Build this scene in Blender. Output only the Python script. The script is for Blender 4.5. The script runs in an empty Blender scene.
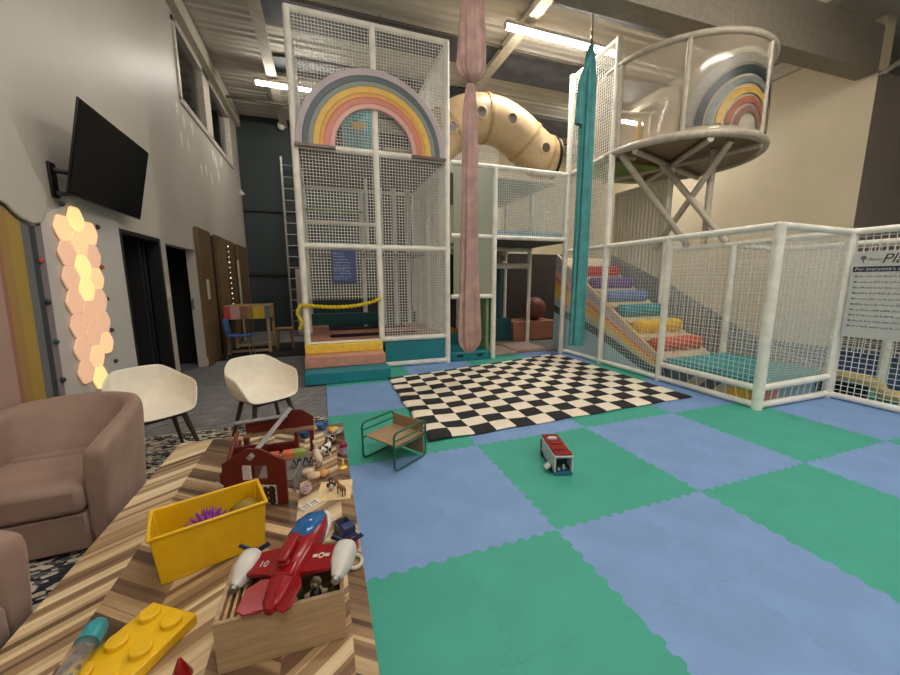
import bpy, bmesh, math, random
from mathutils import Vector, Matrix
random.seed(7)
PI = math.pi
S = bpy.context.scene
COL = S.collection
MATS = {}

# ------------------------------------------------------------------ materials
def lin(c):
    def f(v):
        v /= 255.0
        return v/12.92 if v <= .04045 else ((v+.055)/1.055)**2.4
    return (f(c[0]), f(c[1]), f(c[2]), 1.0)

class NT:
    """Small wrapper to write node trees tersely."""
    def __init__(s, name):
        s.m = bpy.data.materials.new(name); s.m.use_nodes = True
        s.t = s.m.node_tree; s.b = s.t.nodes['Principled BSDF']
    def n(s, typ, **kw):
        nd = s.t.nodes.new(typ)
        for k, v in kw.items():
            if k in nd.inputs: s.set(nd.inputs[k], v)
            else: setattr(nd, k, v)
        return nd
    def set(s, sock, v):
        if isinstance(v, bpy.types.NodeSocket): s.t.links.new(v, sock)
        else: sock.default_value = v
    def math(s, op, a, b=0.0, c=0.0):
        nd = s.t.nodes.new('ShaderNodeMath'); nd.operation = op
        s.set(nd.inputs[0], a); s.set(nd.inputs[1], b); s.set(nd.inputs[2], c)
        return nd.outputs[0]
    def obj(s): return s.n('ShaderNodeTexCoord').outputs['Object']
    def xyz(s, v):
        nd = s.n('ShaderNodeSeparateXYZ'); s.set(nd.inputs[0], v); return nd.outputs
    def comb(s, x, y, z):
        nd = s.n('ShaderNodeCombineXYZ'); s.set(nd.inputs[0], x); s.set(nd.inputs[1], y); s.set(nd.inputs[2], z); return nd.outputs[0]
    def noise(s, vec, scale, detail=3, rough=.5):
        nd = s.n('ShaderNodeTexNoise'); s.set(nd.inputs['Vector'], vec)
        nd.inputs['Scale'].default_value = scale; nd.inputs['Detail'].default_value = detail; nd.inputs['Roughness'].default_value = rough
        return nd.outputs['Fac']
    def ramp(s, fac, stops, interp='LINEAR'):
        nd = s.n('ShaderNodeValToRGB'); s.set(nd.inputs[0], fac); r = nd.color_ramp; r.interpolation = interp
        while len(r.elements) < len(stops): r.elements.new(.5)
        for e, (p, c) in zip(r.elements, stops): e.position = p; e.color = lin(c)
        return nd.outputs[0]
    def mix(s, fac, a, b, mode='MIX'):
        nd = s.n('ShaderNodeMix', data_type='RGBA', blend_type=mode)
        s.set(nd.inputs[0], fac); s.set(nd.inputs[6], a); s.set(nd.inputs[7], b); return nd.outputs[2]
    def bump(s, h, strength=.3, dist=.01):
        nd = s.n('ShaderNodeBump'); s.set(nd.inputs['Height'], h)
        nd.inputs['Strength'].default_value = strength; nd.inputs['Distance'].default_value = dist
        s.t.links.new(nd.outputs[0], s.b.inputs['Normal'])
    def out(s, color=None, rough=.6, metal=0, **kw):
        if color is not None: s.set(s.b.inputs['Base Color'], color)
        s.set(s.b.inputs['Roughness'], rough); s.set(s.b.inputs['Metallic'], metal)
        for k, v in kw.items(): s.set(s.b.inputs[k.replace('_', ' ')], v)
        return s.m

def M(name, c, rough=.6, metal=0, var=.06, scale=14, bump=.08, bscale=120, **kw):
    """Plain surface: a colour with a little mottling and a fine bump."""
    if name in MATS: return MATS[name]
    t = NT(name); o = t.obj()
    lo = tuple(max(0, v*(1-var)) for v in c); hi = tuple(min(255, v*(1+var)) for v in c)
    col = t.ramp(t.noise(o, scale), [(.3, lo), (.7, hi)])
    if bump: t.bump(t.noise(o, bscale, 2), bump, .004)
    MATS[name] = t.out(col, rough, metal, **kw)
    return MATS[name]

def EM(name, c, strength, base=None):
    if name in MATS: return MATS[name]
    t = NT(name)
    MATS[name] = t.out(lin(base or c), .4, Emission_Color=lin(c), Emission_Strength=strength)
    return MATS[name]

def wood(name, lo, hi, axis=0, scale=9, rough=.5):
    if name in MATS: return MATS[name]
    t = NT(name); x, y, z = t.xyz(t.obj()); v = [t.math('MULTIPLY', q, 9.0) for q in (x, y, z)]
    v[axis] = t.math('MULTIPLY', (x, y, z)[axis], .9)
    f = t.noise(t.comb(*v), scale, 5, .6)
    t.bump(f, .12, .003)
    MATS[name] = t.out(t.ramp(f, [(.3, lo), (.7, hi)]), rough)
    return MATS[name]

# ------------------------------------------------------------------ mesh building
class MB:
    def __init__(s): s.bm = bmesh.new(); s.mi = 0
    def _f(s, vs):
        try:
            f = s.bm.faces.new(vs); f.material_index = s.mi; return f
        except ValueError: return None
    def box(s, c, size, rot=None, taper=None):
        hx, hy, hz = size[0]/2, size[1]/2, size[2]/2
        vs = []
        for z in (-1, 1):
            k = 1 if (taper is None or z < 0) else taper
            for x, y in ((-1, -1), (1, -1), (1, 1), (-1, 1)):
                p = Vector((x*hx*k, y*hy*k, z*hz))
                if rot is not None: p = rot @ p
                vs.append(s.bm.verts.new(p+Vector(c)))
        for f in ((3, 2, 1, 0), (4, 5, 6, 7), (0, 1, 5, 4), (1, 2, 6, 5), (2, 3, 7, 6), (3, 0, 4, 7)): s._f([vs[i] for i in f])
        return s
    def bb(s, x0, x1, y0, y1, z0, z1): return s.box(((x0+x1)/2, (y0+y1)/2, (z0+z1)/2), (abs(x1-x0), abs(y1-y0), abs(z1-z0)))
    def tube(s, path, r, seg=10, cap=True, closed=False):
        P = [Vector(p) for p in path]; n = len(P); rs = r if isinstance(r, (list, tuple)) else [r]*n
        rings = []; up = None
        for i, p in enumerate(P):
            a = P[(i-1) % n] if (i > 0 or closed) else p; b = P[(i+1) % n] if (i < n-1 or closed) else p
            t = (b-a).normalized() if (b-a).length > 1e-9 else Vector((0, 0, 1))
            if up is None:
                up = Vector((0, 0, 1)) if abs(t.z) < .9 else Vector((1, 0, 0))
            u = (up - t*up.dot(t))
            if u.length < 1e-6: u = t.orthogonal()
            u.normalize(); w = t.cross(u); up = u
            rings.append([s.bm.verts.new(p+(u*math.cos(2*PI*k/seg)+w*math.sin(2*PI*k/seg))*rs[i]) for k in range(seg)])
        for i in range(n if closed else n-1):
            A, B = rings[i], rings[(i+1) % n]
            for k in range(seg): s._f([A[k], A[(k+1) % seg], B[(k+1) % seg], B[k]])
        if cap and not closed:
            s._f(rings[0][::-1]); s._f(rings[-1])
        return s
    def lathe(s, prof, c=(0, 0, 0), seg=20, rot=None, a0=0, a1=2*PI):
        full = abs(a1-a0-2*PI) < 1e-6; cols = []
        n = seg if full else seg+1
        for k in range(n):
            a = a0+(a1-a0)*k/seg; col = []
            for r, z in prof:
                p = Vector((r*math.cos(a), r*math.sin(a), z))
                if rot is not None: p = rot @ p
                col.append(s.bm.verts.new(p+Vector(c)))
            cols.append(col)
        for k in range(seg):
            A, B = cols[k], cols[(k+1) % n]
            for i in range(len(prof)-1): s._f([A[i], B[i], B[i+1], A[i+1]])
        return s
    def ball(s, c, r, sx=1, sy=1, sz=1, seg=14, rot=None):
        R = Matrix.Diagonal((sx, sy, sz))
        if rot is not None: R = rot @ R
        prof = [(max(1e-4, r*math.sin(PI*i/8)), -r*math.cos(PI*i/8)) for i in range(9)]
        return s.lathe(prof, c, seg, R)
    def prism(s, poly, o, u, v, d):
        """poly in (u,v) plane at o, extruded by d (vector)."""
        o, u, v, d = Vector(o), Vector(u), Vector(v), Vector(d)
        A = [s.bm.verts.new(o+u*a+v*b) for a, b in poly]; B = [s.bm.verts.new(o+u*a+v*b+d) for a, b in poly]
        n = len(poly); s._f(A[::-1]); s._f(B)
        for i in range(n): s._f([A[i], A[(i+1) % n], B[(i+1) % n], B[i]])
        return s
    def grid(s, f, nu, nv, closed_u=False):
        V = [[s.bm.verts.new(f(i/nu, j/nv)) for j in range(nv+1)] for i in range(nu if closed_u else nu+1)]
        L = len(V)
        for i in range(nu):
            for j in range(nv): s._f([V[i][j], V[(i+1) % L][j], V[(i+1) % L][j+1], V[i][j+1]])
        return s
    def net(s, o, u, ul, v, vl, cell=.05, th=.008, clip=None):
        """square mesh netting in the plane u,v."""
        o, u, v = Vector(o), Vector(u).normalized(), Vector(v).normalized(); w = u.cross(v).normalized()
        def strand(p, q, side):
            h = th/2; R = []
            for e in (p, q):
                R.append([s.bm.verts.new(e+side*a+w*b) for a, b in ((-h, -h), (h, -h), (h, h), (-h, h))])
            for k in range(4): s._f([R[0][k], R[0][(k+1) % 4], R[1][(k+1) % 4], R[1][k]])
        nu = max(1, round(ul/cell)); nv = max(1, round(vl/cell))
        for i in range(1, nu):
            a = ul*i/nu; lo, hi = clip(a, None) if clip else (0, vl)
            if hi > lo: strand(o+u*a+v*lo, o+u*a+v*hi, u)
        for j in range(1, nv):
            b = vl*j/nv; lo, hi = clip(None, b) if clip else (0, ul)
            if hi > lo: strand(o+u*lo+v*b, o+u*hi+v*b, v)
        return s
    def build(s, name, mat=None, parent=None, smooth=35, bevel=0, sub=0, solid=0, loc=None, wn=False):
        bmesh.ops.recalc_face_normals(s.bm, faces=s.bm.faces[:])
        me = bpy.data.meshes.new(name); s.bm.to_mesh(me); s.bm.free()
        for m_ in (mat if isinstance(mat, (list, tuple)) else [mat]): me.materials.append(m_)
        if smooth:
            me.polygons.foreach_set('use_smooth', [True]*len(me.polygons)); me.set_sharp_from_angle(angle=math.radians(smooth))
        o = bpy.data.objects.new(name, me); COL.objects.link(o)
        if parent: o.parent = parent
        if loc: o.location = loc
        if solid:
            d = o.modifiers.new('s', 'SOLIDIFY'); d.thickness = solid; d.offset = 0
        if bevel:
            d = o.modifiers.new('b', 'BEVEL'); d.width = bevel; d.segments = 2; d.limit_method = 'ANGLE'; d.angle_limit = math.radians(40)
        if sub:
            d = o.modifiers.new('u', 'SUBSURF'); d.levels = sub; d.render_levels = sub
        return o

def tag(o, label, cat, group=None, kind=None):
    o['label'] = label; o['category'] = cat
    if group: o['group'] = group
    if kind: o['kind'] = kind
    return o
def thing(name, label, cat, loc=(0, 0, 0), rz=0, group=None):
    o = bpy.data.objects.new(name, None); COL.objects.link(o); o.location = loc; o.rotation_euler = (0, 0, rz)
    o.empty_display_size = .1
    return tag(o, label, cat, group)
def struct(o, label, cat): return tag(o, label, cat, kind='structure')
def copy_tree(o, parent=None):
    c = o.copy(); COL.objects.link(c)
    if parent: c.parent = parent
    for ch in list(o.children): copy_tree(ch, c)
    return c
def letters(txt, name, mat, parent, loc, rot, size, ext=.001, shear=0, align='LEFT'):
    cu = bpy.data.curves.new(name, 'FONT'); cu.body = txt; cu.size = size; cu.extrude = ext; cu.shear = shear; cu.align_x = align
    tmp = bpy.data.objects.new(name+'_tmp', cu); COL.objects.link(tmp)
    bpy.context.view_layer.update()
    me = bpy.data.meshes.new_from_object(tmp.evaluated_get(bpy.context.evaluated_depsgraph_get()))
    bpy.data.objects.remove(tmp)
    o = bpy.data.objects.new(name, me); me.materials.clear(); me.materials.append(mat); COL.objects.link(o)
    o.parent = parent; o.location = loc; o.rotation_euler = rot
    return o
def RZ(d): return Matrix.Rotation(math.radians(d), 3, 'Z')
def RX(d): return Matrix.Rotation(math.radians(d), 3, 'X')
def RY(d): return Matrix.Rotation(math.radians(d), 3, 'Y')

WHITE = M('white_pad', (244, 240, 230), .5, var=.05, scale=5)
NETW = M('white_net', (244, 241, 233), .7, bump=0)
TEAL = M('teal_vinyl', (28, 128, 140), .45)
TEALD = M('dark_teal_vinyl', (30, 86, 92), .45)
PINKV = M('pink_vinyl', (206, 148, 128), .45)
YELV = M('yellow_vinyl', (240, 205, 80), .45)
BLACK = M('black_plastic', (16, 16, 17), .35, var=.1)
BLACKM = M('black_mesh_bed', (24, 24, 26), .8)
GREYP = M('grey_paint', (170, 164, 152), .35)
WOODL = wood('light_beech', (176, 140, 96), (214, 180, 132))
WOODB = wood('brown_oak_panel', (104, 82, 54), (128, 102, 68), axis=2)
DKWOOD = wood('dark_walnut_leg', (48, 34, 28), (72, 52, 42), axis=2)
PLASTICW = M('ivory_shell_plastic', (244, 236, 220), .4, var=.02, bump=.02)
RED = M('red_plastic', (142, 16, 24), .25, var=.04, bump=.02)
METAL = M('grey_steel', (150, 148, 145), .35, .8)

# ------------------------------------------------------------------ camera
f_px, pitch, roll, yaw = 361.417, -0.155881, -0.003855, 0.336454
fw = Vector((math.sin(yaw)*math.cos(pitch), math.cos(yaw)*math.cos(pitch), math.sin(pitch)))
rt = Vector((math.cos(yaw), -math.sin(yaw), 0)); up = rt.cross(fw)
r2 = rt*math.cos(roll)+up*math.sin(roll); u2 = up*math.cos(roll)-rt*math.sin(roll)
cam = bpy.data.cameras.new('camera'); camo = bpy.data.objects.new('camera', cam); COL.objects.link(camo)
cam.sensor_width = 36; cam.sensor_fit = 'HORIZONTAL'; cam.lens = f_px/900*36; cam.clip_start = .05
camo.matrix_world = Matrix(((r2.x, u2.x, -fw.x, 0), (r2.y, u2.y, -fw.y, 0), (r2.z, u2.z, -fw.z, 1.5), (0, 0, 0, 1)))
S.camera = camo

# ------------------------------------------------------------------ room shell
LX = -2.03; BY = 12.2; RXW = 9.63; CZ = 6.1; NY = -5.0
def wall_mat(name, c, blot, rough=.42):
    t = NT(name); o = t.obj()
    a = t.ramp(t.noise(o, .7, 4), [(.35, tuple(v*.95 for v in c)), (.65, c)])
    t.bump(t.noise(o, 40, 4), .06, .004)
    return t.out(a, rough)
WALLL = wall_mat('grey_white_paint', (204, 197, 186), 0, .46)
WALLC = wall_mat('cream_paint', (222, 208, 178), 0, .5)
WALLG = wall_mat('taupe_paint', (140, 130, 120), 0, .6)
WALLD = wall_mat('dark_slate_paint', (50, 60, 63), 0, .7)
WALLB = wall_mat('dark_room_lining', (22, 21, 24), 0, .8)  # near-black: the darkness of the rooms behind is put into the colour

t = NT('grey_streak_carpet'); x, y, z = t.xyz(t.obj())
a = t.math('ADD', t.math('MULTIPLY', x, .8), t.math('MULTIPLY', y, .6)); b = t.math('SUBTRACT', t.math('MULTIPLY', y, .8), t.math('MULTIPLY', x, .6))
f = t.noise(t.comb(t.math('MULTIPLY', a, 5.0), t.math('MULTIPLY', b, 60.0), 0.0), 1.0, 4, .7)
t.bump(f, .4, .006)
CARPET = t.out(t.ramp(f, [(.35, (78, 77, 80)), (.5, (118, 116, 117)), (.68, (164, 161, 158))]), .95)
o = MB().bb(-6.0, 13.0, NY, 14.0, -.2, -.012).build('floor', CARPET); struct(o, 'dark grey streaked carpet floor of the play hall', 'floor')

# left wall, with two doorways and a high window
wl = MB()
D1, D2 = (4.95, 6.0, 2.07), (6.19, 7.46, 2.03); WN = (7.52, 11.3, 4.45, 5.68); T = .14
def lw(y0, y1, z0, z1): wl.bb(LX-T, LX, y0, y1, z0, z1)
lw(NY, D1[0], -.012, CZ); lw(D1[0], D1[1], D1[2], CZ); lw(D1[1], D2[0], -.012, CZ); lw(D2[0], D2[1], D2[2], CZ)
lw(D2[1], WN[0], -.012, CZ); lw(WN[0], WN[1], -.012, WN[2]); lw(WN[0], WN[1], WN[3], CZ); lw(WN[1], BY, -.012, CZ)
struct(wl.build('wall_left', WALLL, smooth=0), 'tall grey-white painted wall with two doorways and a high window', 'wall')
# black frames / dark rooms behind the doorways
for nm, (y0, y1, h), lab in (('door_1', D1, 'dark open doorway nearer the glowing hexagon lights'), ('door_2', D2, 'dark open doorway beside the brown wooden panels')):
    e = struct(thing(nm, '', 'doorway'), lab, 'doorway')
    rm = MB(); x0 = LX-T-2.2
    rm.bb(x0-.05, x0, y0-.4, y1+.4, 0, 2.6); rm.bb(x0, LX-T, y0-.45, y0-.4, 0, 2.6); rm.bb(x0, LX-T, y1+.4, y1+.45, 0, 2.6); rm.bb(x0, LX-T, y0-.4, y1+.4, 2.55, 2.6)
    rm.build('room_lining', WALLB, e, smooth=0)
    if nm == 'door_1':
        fr = MB(); fr.bb(LX-T, LX+.012, y0, y0+.05, 0, h); fr.bb(LX-T, LX+.012, y1-.05, y1, 0, h); fr.bb(LX-T, LX+.012, y0+.05, y1-.05, h-.05, h)
        fr.build('door_frame', M('black_frame_paint', (26, 24, 24), .5), e, bevel=.004)
        MB().bb(LX-T-.95, LX-T-.01, y1-.1, y1-.055, .01, h-.06).build('door_leaf', M('navy_door', (20, 20, 34), .5), e, bevel=.004)
    else:
        hd = MB(); hd.tube([(LX-.10, y1-.01, 1.05), (LX-.10, y1-.06, 1.05), (LX-.10, y1-.06, 1.2), (LX-.10, y1-.01, 1.2)], .012).build('door_latch_plate', METAL, e)
# skirting by the second doorway
MB().bb(LX, LX+.02, D2[1], D2[1]+.16, 0, .14).build('baseboard_left', M('white_gloss', (214, 206, 194), .4), bevel=.004)
struct(bpy.data.objects['baseboard_left'], 'short white skirting block at the foot of the second doorway', 'skirting')
# high window
e = struct(thing('window_1', '', 'window'), 'long high internal window of two panes in the grey-white wall', 'window')
fr = MB(); y0, y1, z0, z1 = WN
for q in ((y0, y1, z0-.05, z0+.05), (y0, y1, z1-.09, z1), (y0, y0+.09, z0, z1), (y1-.12, y1, z0, z1), (9.0, 9.45, z0, z1)): fr.bb(LX-.14, LX+.03, *q)
fr.build('window_frame', M('white_gloss', (214, 206, 194), .4), e, bevel=.006)
t = NT('dim_glass'); GLASSD = t.out((.8, .8, .8, 1), .02, Transmission_Weight=1.0, IOR=1.12)
MB().bb(LX-.09, LX-.08, y0+.09, 9.0, z0+.05, z1-.09).build('window_pane', GLASSD, e, smooth=0)
MB().bb(LX-.09, LX-.08, 9.45, y1-.12, z0+.05, z1-.09).build('window_pane', GLASSD, e, smooth=0)
rm = MB(); rm.bb(-4.6, -4.55, 6.6, BY, 3.9, 6.1); rm.bb(-4.6, LX-T, 6.5, 6.55, 3.9, 6.1); rm.bb(-4.6, LX-T, BY-.05, BY, 3.9, 6.1); rm.bb(-4.6, LX-T, 6.55, BY, 3.85, 3.9)
rm.build('upper_room_lining', M('grey_loft_lining', (70, 67, 63), .8), e, smooth=0)
tr = MB()
for k in range(6): tr.tube([(-4.4, 6.9+k*.9, 4.1), (-4.4, 7.8+k*.9, 5.7)], .025, 6); tr.tube([(-4.4, 7.8+k*.9, 4.1), (-4.4, 6.9+k*.9, 5.7)], .025, 6)
tr.tube([(-4.4, 6.6, 4.9), (-4.4, 12, 4.9)], .03, 6); tr.build('loft_lattice', M('pale_lattice', (150, 146, 138), .6), e)

# back wall, right walls
wb = MB(); wb.bb(LX-T, 3.9, BY, BY+.2, -.012, CZ)
struct(wb.build('wall_back', WALLD, smooth=0), 'dark slate green back wall behind the ladder and play tower', 'wall')
dl = MB()
for z in (1.72, 3.55): dl.bb(LX+.01, 3.6, BY-.06, BY-.002, z-.04, z+.04)
struct(dl.build('trim_1', M('dark_rail_paint', (38, 46, 48), .6), bevel=.006), 'two dark horizontal rails across the slate back wall', 'rail')
wr = MB(); wr.bb(3.9, RXW+.3, BY, BY+.2, -.012, CZ)
struct(wr.build('wall_rear', WALLC, smooth=0), 'cream back wall behind the netted frame', 'wall')
wr = MB(); wr.bb(RXW, RXW+.3, 4.195, BY, -.012, CZ)
struct(wr.build('wall_right', WALLC, smooth=0), 'cream wall lit warmly behind the round lookout pod', 'wall')
wr = MB(); wr.bb(RXW+.002, 13.0, 4.19, 4.4, -.012, 5.2)
struct(wr.build('wall_side', WALLG, smooth=0), 'dark taupe wall face at the right end of the big beam', 'wall')
wr = MB(); wr.bb(12.9, 13.1, NY, 4.2, -.012, CZ); struct(wr.build('wall_far_right', WALLG, smooth=0), 'far taupe side wall beyond the netted fence', 'wall')
wr = MB(); wr.bb(LX-T, 13.0, NY-.2, NY, -.012, CZ); struct(wr.build('wall_front', WALLL, smooth=0), 'grey-white wall closing the hall behind the viewer', 'wall')

# ceiling: corrugated sheets with dark rooflights
t = NT('corrugated_cream_sheet'); x, y, z = t.xyz(t.obj())
w = t.math('SINE', t.math('MULTIPLY', y, 2*PI/.17)); t.bump(t.math('MULTIPLY', w, 1.0), .35, .02)
SHEET = t.out(t.ramp(t.noise(t.obj(), .8, 3), [(.3, (196, 191, 180)), (.7, (208, 203, 192))]), .6)
cg = MB()
def corr(x0, x1, y0, y1):
    n = int((y1-y0)/.06); 
    def f(u, v):
        yy = y0+(y1-y0)*v; return Vector((x0+(x1-x0)*u, yy, CZ+.012*math.sin(yy*2*PI/.24)))
    cg.grid(f, 1, n)
corr(-4.8, 13.2, NY-.3, 14.0)
cg.bb(-4.8, 13.2, NY-.3, 14.0, CZ+.1, CZ+.2)
struct(cg.build('ceiling', SHEET, smooth=40), 'cream corrugated metal roof underside of the hall', 'ceiling')
ROOFL = M('night_rooflight', (92, 95, 104), .6, var=.15, scale=3)
for k, (x0, x1, y0, y1) in enumerate(((-.7, 3.6, 7.2, 7.9), (-.7, 3.6, 8.9, 9.5), (3.75, 7.9, 4.7, 5.85), (3.75, 7.9, 7.25, 8.2), (3.75, 7.9, 9.6, 10.6), (-.7, 3.6, 4.6, 5.4))):
    q = MB().bb(x0, x1, y0, y1, CZ-.06, CZ-.03); q = q.build('rooflight_panel', ROOFL, smooth=0)
    struct(q, ('dark rooflight strip above the play tower front', 'dark rooflight strip deeper above the play tower', 'large dark rooflight around the bright ceiling tube', 'dark rooflight just past the bright ceiling tube',
               'dark rooflight at the far end over the tan tube', 'dark rooflight overhead in front of the play tower')[k], 'rooflight')
PUR = M('cream_purlin', (206, 198, 180), .55)
for k, xx in enumerate((-.78, 3.62, 8.0)):
    q = MB(); q.bb(xx-.05, xx+.05, NY, BY, CZ-.2, CZ-.03); q.bb(xx-.1, xx+.1, NY, BY, CZ-.22, CZ-.2)
    struct(q.build('ceiling_purlin', PUR, smooth=0), ('cream roof purlin near the left wall', 'wide cream roof purlin crossing above the pink silk', 'cream roof purlin over the right wall')[k], 'purlin')
q = MB(); q.bb(LX, LX+.12, NY, BY, CZ-.34, CZ-.03); struct(q.build('trim_2', PUR, smooth=0), 'cream eaves beam along the top of the left wall', 'beam')
q = MB(); q.bb(RXW-.1, RXW, 4.5, BY, CZ-.3, CZ-.03); struct(q.build('trim_3', PUR, smooth=0), 'cream eaves beam along the top of the cream wall', 'beam')
BARM = M('dark_sprinkler_bar', (74, 66, 58), .5)
for k, (y, z) in enumerate(((7.05, 5.98), (10.6, 5.85), (4.75, 5.75))):
    q = MB().tube([(LX+.1, y, z), (8.4, y, z)], .03, 8)
    for xx in (-1, 1.2, 3.2, 5.4, 7.4): q.tube([(xx, y, z), (xx, y, CZ-.03)], .008, 5)
    struct(q.build('ceiling_pipe', BARM), ('dark ceiling pipe passing behind the pink silk', 'dark ceiling pipe close to the slate back wall', 'dark ceiling pipe carrying the teal silk')[k], 'pipe')
# big beam
q = MB(); q.bb(1.2, RXW+.02, 4.2, 4.23, 5.2, 5.95); q.bb(1.2, RXW+.02, 4.23, 4.5, 5.18, 5.24); q.bb(1.2, RXW+.02, 4.2, 4.5, 5.88, 5.95)
q = MB()
q.prism([(3.0, 5.02), (RXW, 5.17), (RXW, 5.92), (3.0, 5.78)], (0, 4.2, 0), (1, 0, 0), (0, 0, 1), (0, .03, 0))
q.prism([(3.0, 5.02), (RXW, 5.17), (RXW, 5.22), (3.0, 5.07)], (0, 4.231, 0), (1, 0, 0), (0, 0, 1), (0, .28, 0))
q.prism([(3.0, 5.73), (RXW, 5.87), (RXW, 5.92), (3.0, 5.78)], (0, 4.231, 0), (1, 0, 0), (0, 0, 1), (0, .28, 0))
struct(q.build('ceiling_beam', M('taupe_beam_paint', (138, 129, 116), .5), smooth=0), 'massive taupe steel roof beam across the top right', 'beam')
q = MB().prism([(0, 0), (.06, -.02), (1.9, 1.0), (1.9, 1.1)], (RXW-.05, 4.1, 5.12), (1, 0, 0), (0, 0, 1), (0, .08, 0))
struct(q.build('trim_4', PUR), 'slanted light steel brace where beam meets dark wall', 'brace')

# ------------------------------------------------------------------ lights
TUBE = EM('lit_tube', (255, 247, 234), 46)
def tube_light(x0, x1, y, z, label, power, vis=True):
    e = thing('tube_light', label, 'ceiling light', ((x0+x1)/2, y, z), group='ceiling tube lights'); L = (x1-x0)
    MB().box((0, 0, .07), (L, .12, .06)).box((-L*.3, 0, .14), (.03, .03, .1)).box((L*.3, 0, .14), (.03, .03, .1)).build('housing', M('light_housing', (220, 214, 200), .5), e, bevel=.008)
    MB().tube([(-L/2+.03, 0, .0), (L/2-.03, 0, .0)], .03, 10).build('tube', TUBE, e)
    for sx in (-1, 1): MB().box((sx*(L/2-.015), 0, .015), (.03, .07, .08)).build('end_cap', M('light_housing', (220, 214, 200), .5), e)
    ld = bpy.data.lights.new('lamp', 'AREA'); ld.shape = 'RECTANGLE'; ld.size = L; ld.size_y = .15; ld.energy = power; ld.color = (1, .955, .885)
    lo = bpy.data.objects.new('lamp_glow', ld); COL.objects.link(lo); lo.parent = e; lo.location = (0, 0, -.045)
LP = 46
tube_light(3.15, 5.6, 6.14, 5.72, 'bright ceiling tube light between the two hanging silks', LP*1.2)
tube_light(-1.14, .7, 9.5, 5.75, 'ceiling tube light near the slate back wall and ladder', LP*.55)
tube_light(6.6, 8.6, 8.4, 5.72, 'ceiling tube light behind the round lookout pod', LP*1.3)
tube_light(-.6, 1.6, 2.4, 5.72, 'ceiling tube light over the wooden toy table', LP*.7)
tube_light(4.2, 6.4, 1.6, 5.72, 'ceiling tube light over the open foam floor', LP*1.0)
tube_light(-.2, 2.0, -2.4, 5.72, 'ceiling tube light behind the viewer, left one', LP*1.35)
tube_light(4.6, 6.8, -2.4, 5.72, 'ceiling tube light behind the viewer, right one', LP*1.35)
wd = bpy.data.worlds.new('world'); S.world = wd; wd.use_nodes = True
wd.node_tree.nodes['Background'].inputs[0].default_value = (.9, .8, .65, 1); wd.node_tree.nodes['Background'].inputs[1].default_value = .03

# ------------------------------------------------------------------ foam floor tiles
def foam(name, c):
    t = NT(name); o = t.obj(); 
    t.bump(t.noise(o, 260, 2), .25, .002)
    return t.out(t.ramp(t.noise(o, 3.2, 4), [(.3, tuple(v*.96 for v in c)), (.7, tuple(min(255, v*1.03) for v in c))]), .6)
FB = foam('blue_foam', (122, 156, 204)); FG = foam('green_foam', (64, 164, 144))
TS = .6066; GX, GY = .055, .452
ORD = ['first', 'second', 'third', 'fourth', 'fifth', 'sixth', 'seventh', 'eighth', 'ninth', 'tenth', 'eleventh', 'twelfth', 'thirteenth', 'fourteenth', 'fifteenth', 'sixteenth', 'seventeenth', 'eighteenth']
def edge(p, q, flat):
    """toothed edge shared by neighbours: the offset is a function of place only."""
    p = Vector(p); q = Vector(q); d = (q-p); L = d.length; d.normalize(); n = Vector((-d.y, d.x))
    if flat: return [p]
    if d.x < -.5 or d.y < -.5: sgn = -1
    else: sgn = 1
    pts = []; N = 13
    for i in range(N):
        k = i if sgn > 0 else N-1-i
        h = 0 if (k == 0 or k == N-1) else (.011 if k % 2 else -.011)
        a, b = L*i/N, L*(i+1)/N; e = L/N*.16
        pts += [p+d*(a+e*(h != 0))+n*h*sgn, p+d*(b-e*(h != 0))+n*h*sgn]
    return pts
tile_n = 0
def tile(i, j):
    x0 = GX+i*TS; y0 = GY+j*TS; g = ((i//2)+(j//2)) % 2 == 0
    X0 = -.02 if i == 0 else x0
    cs = [(X0, y0), (x0+TS, y0), (x0+TS, y0+TS), (X0, y0+TS)]
    poly = []
    for k in range(4): poly += edge(cs[k], cs[(k+1) % 4], (k == 3 and i == 0))
    c = Vector((x0+TS/2, y0+TS/2)); sh = .0004
    P2 = []
    for p in poly:
        d = p-c; P2.append((d.x*(1-sh*2/TS), d.y*(1-sh*2/TS)))
    o = MB().prism(P2, (0, 0, -.012), (1, 0, 0), (0, 1, 0), (0, 0, .012)).build('foam_mat', FG if g else FB, smooth=0, loc=(c.x, c.y, 0))
    cn = 'green' if g else 'blue'
    tag(o, f'{cn} foam mat, {ORD[i]} from the left, {ORD[j]} row from the front', 'foam mat', f'{cn} foam mats', 'thing')
for j in range(0, 10):
    for i in range(0, 17):
        x0 = GX+i*TS; y0 = GY+j*TS
        xc, yc = x0+TS/2, y0+TS/2
        dpt = xc*fw.x+yc*fw.y+(-1.5)*fw.z
        px = 450+f_px*(xc*r2.x+yc*r2.y-1.5*r2.z)/dpt if dpt > .1 else 9999
        if dpt < .25 or px > 1150 or px < 60: continue
        if y0+TS < .7: continue
        if i > 8 and y0 > 3.2: continue
        tile(i, j)
# dark deck flooring under the tower frames
o = MB().bb(-.32, 4.75, 6.56, 9.9, -.012, -.001).build('play_frame_mat', M('grey_pink_mat', (120, 108, 104), .7), smooth=0)
tag(o, 'grey padded matting under and behind the play frames', 'mat')
o = MB().bb(-2.0, -.35, 7.9, 9.7, -.012, .0).build('black_floor_mat', M('black_mat', (30, 29, 29), .9)); tag(o, 'black floor mat under the striped activity table', 'mat')

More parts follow.
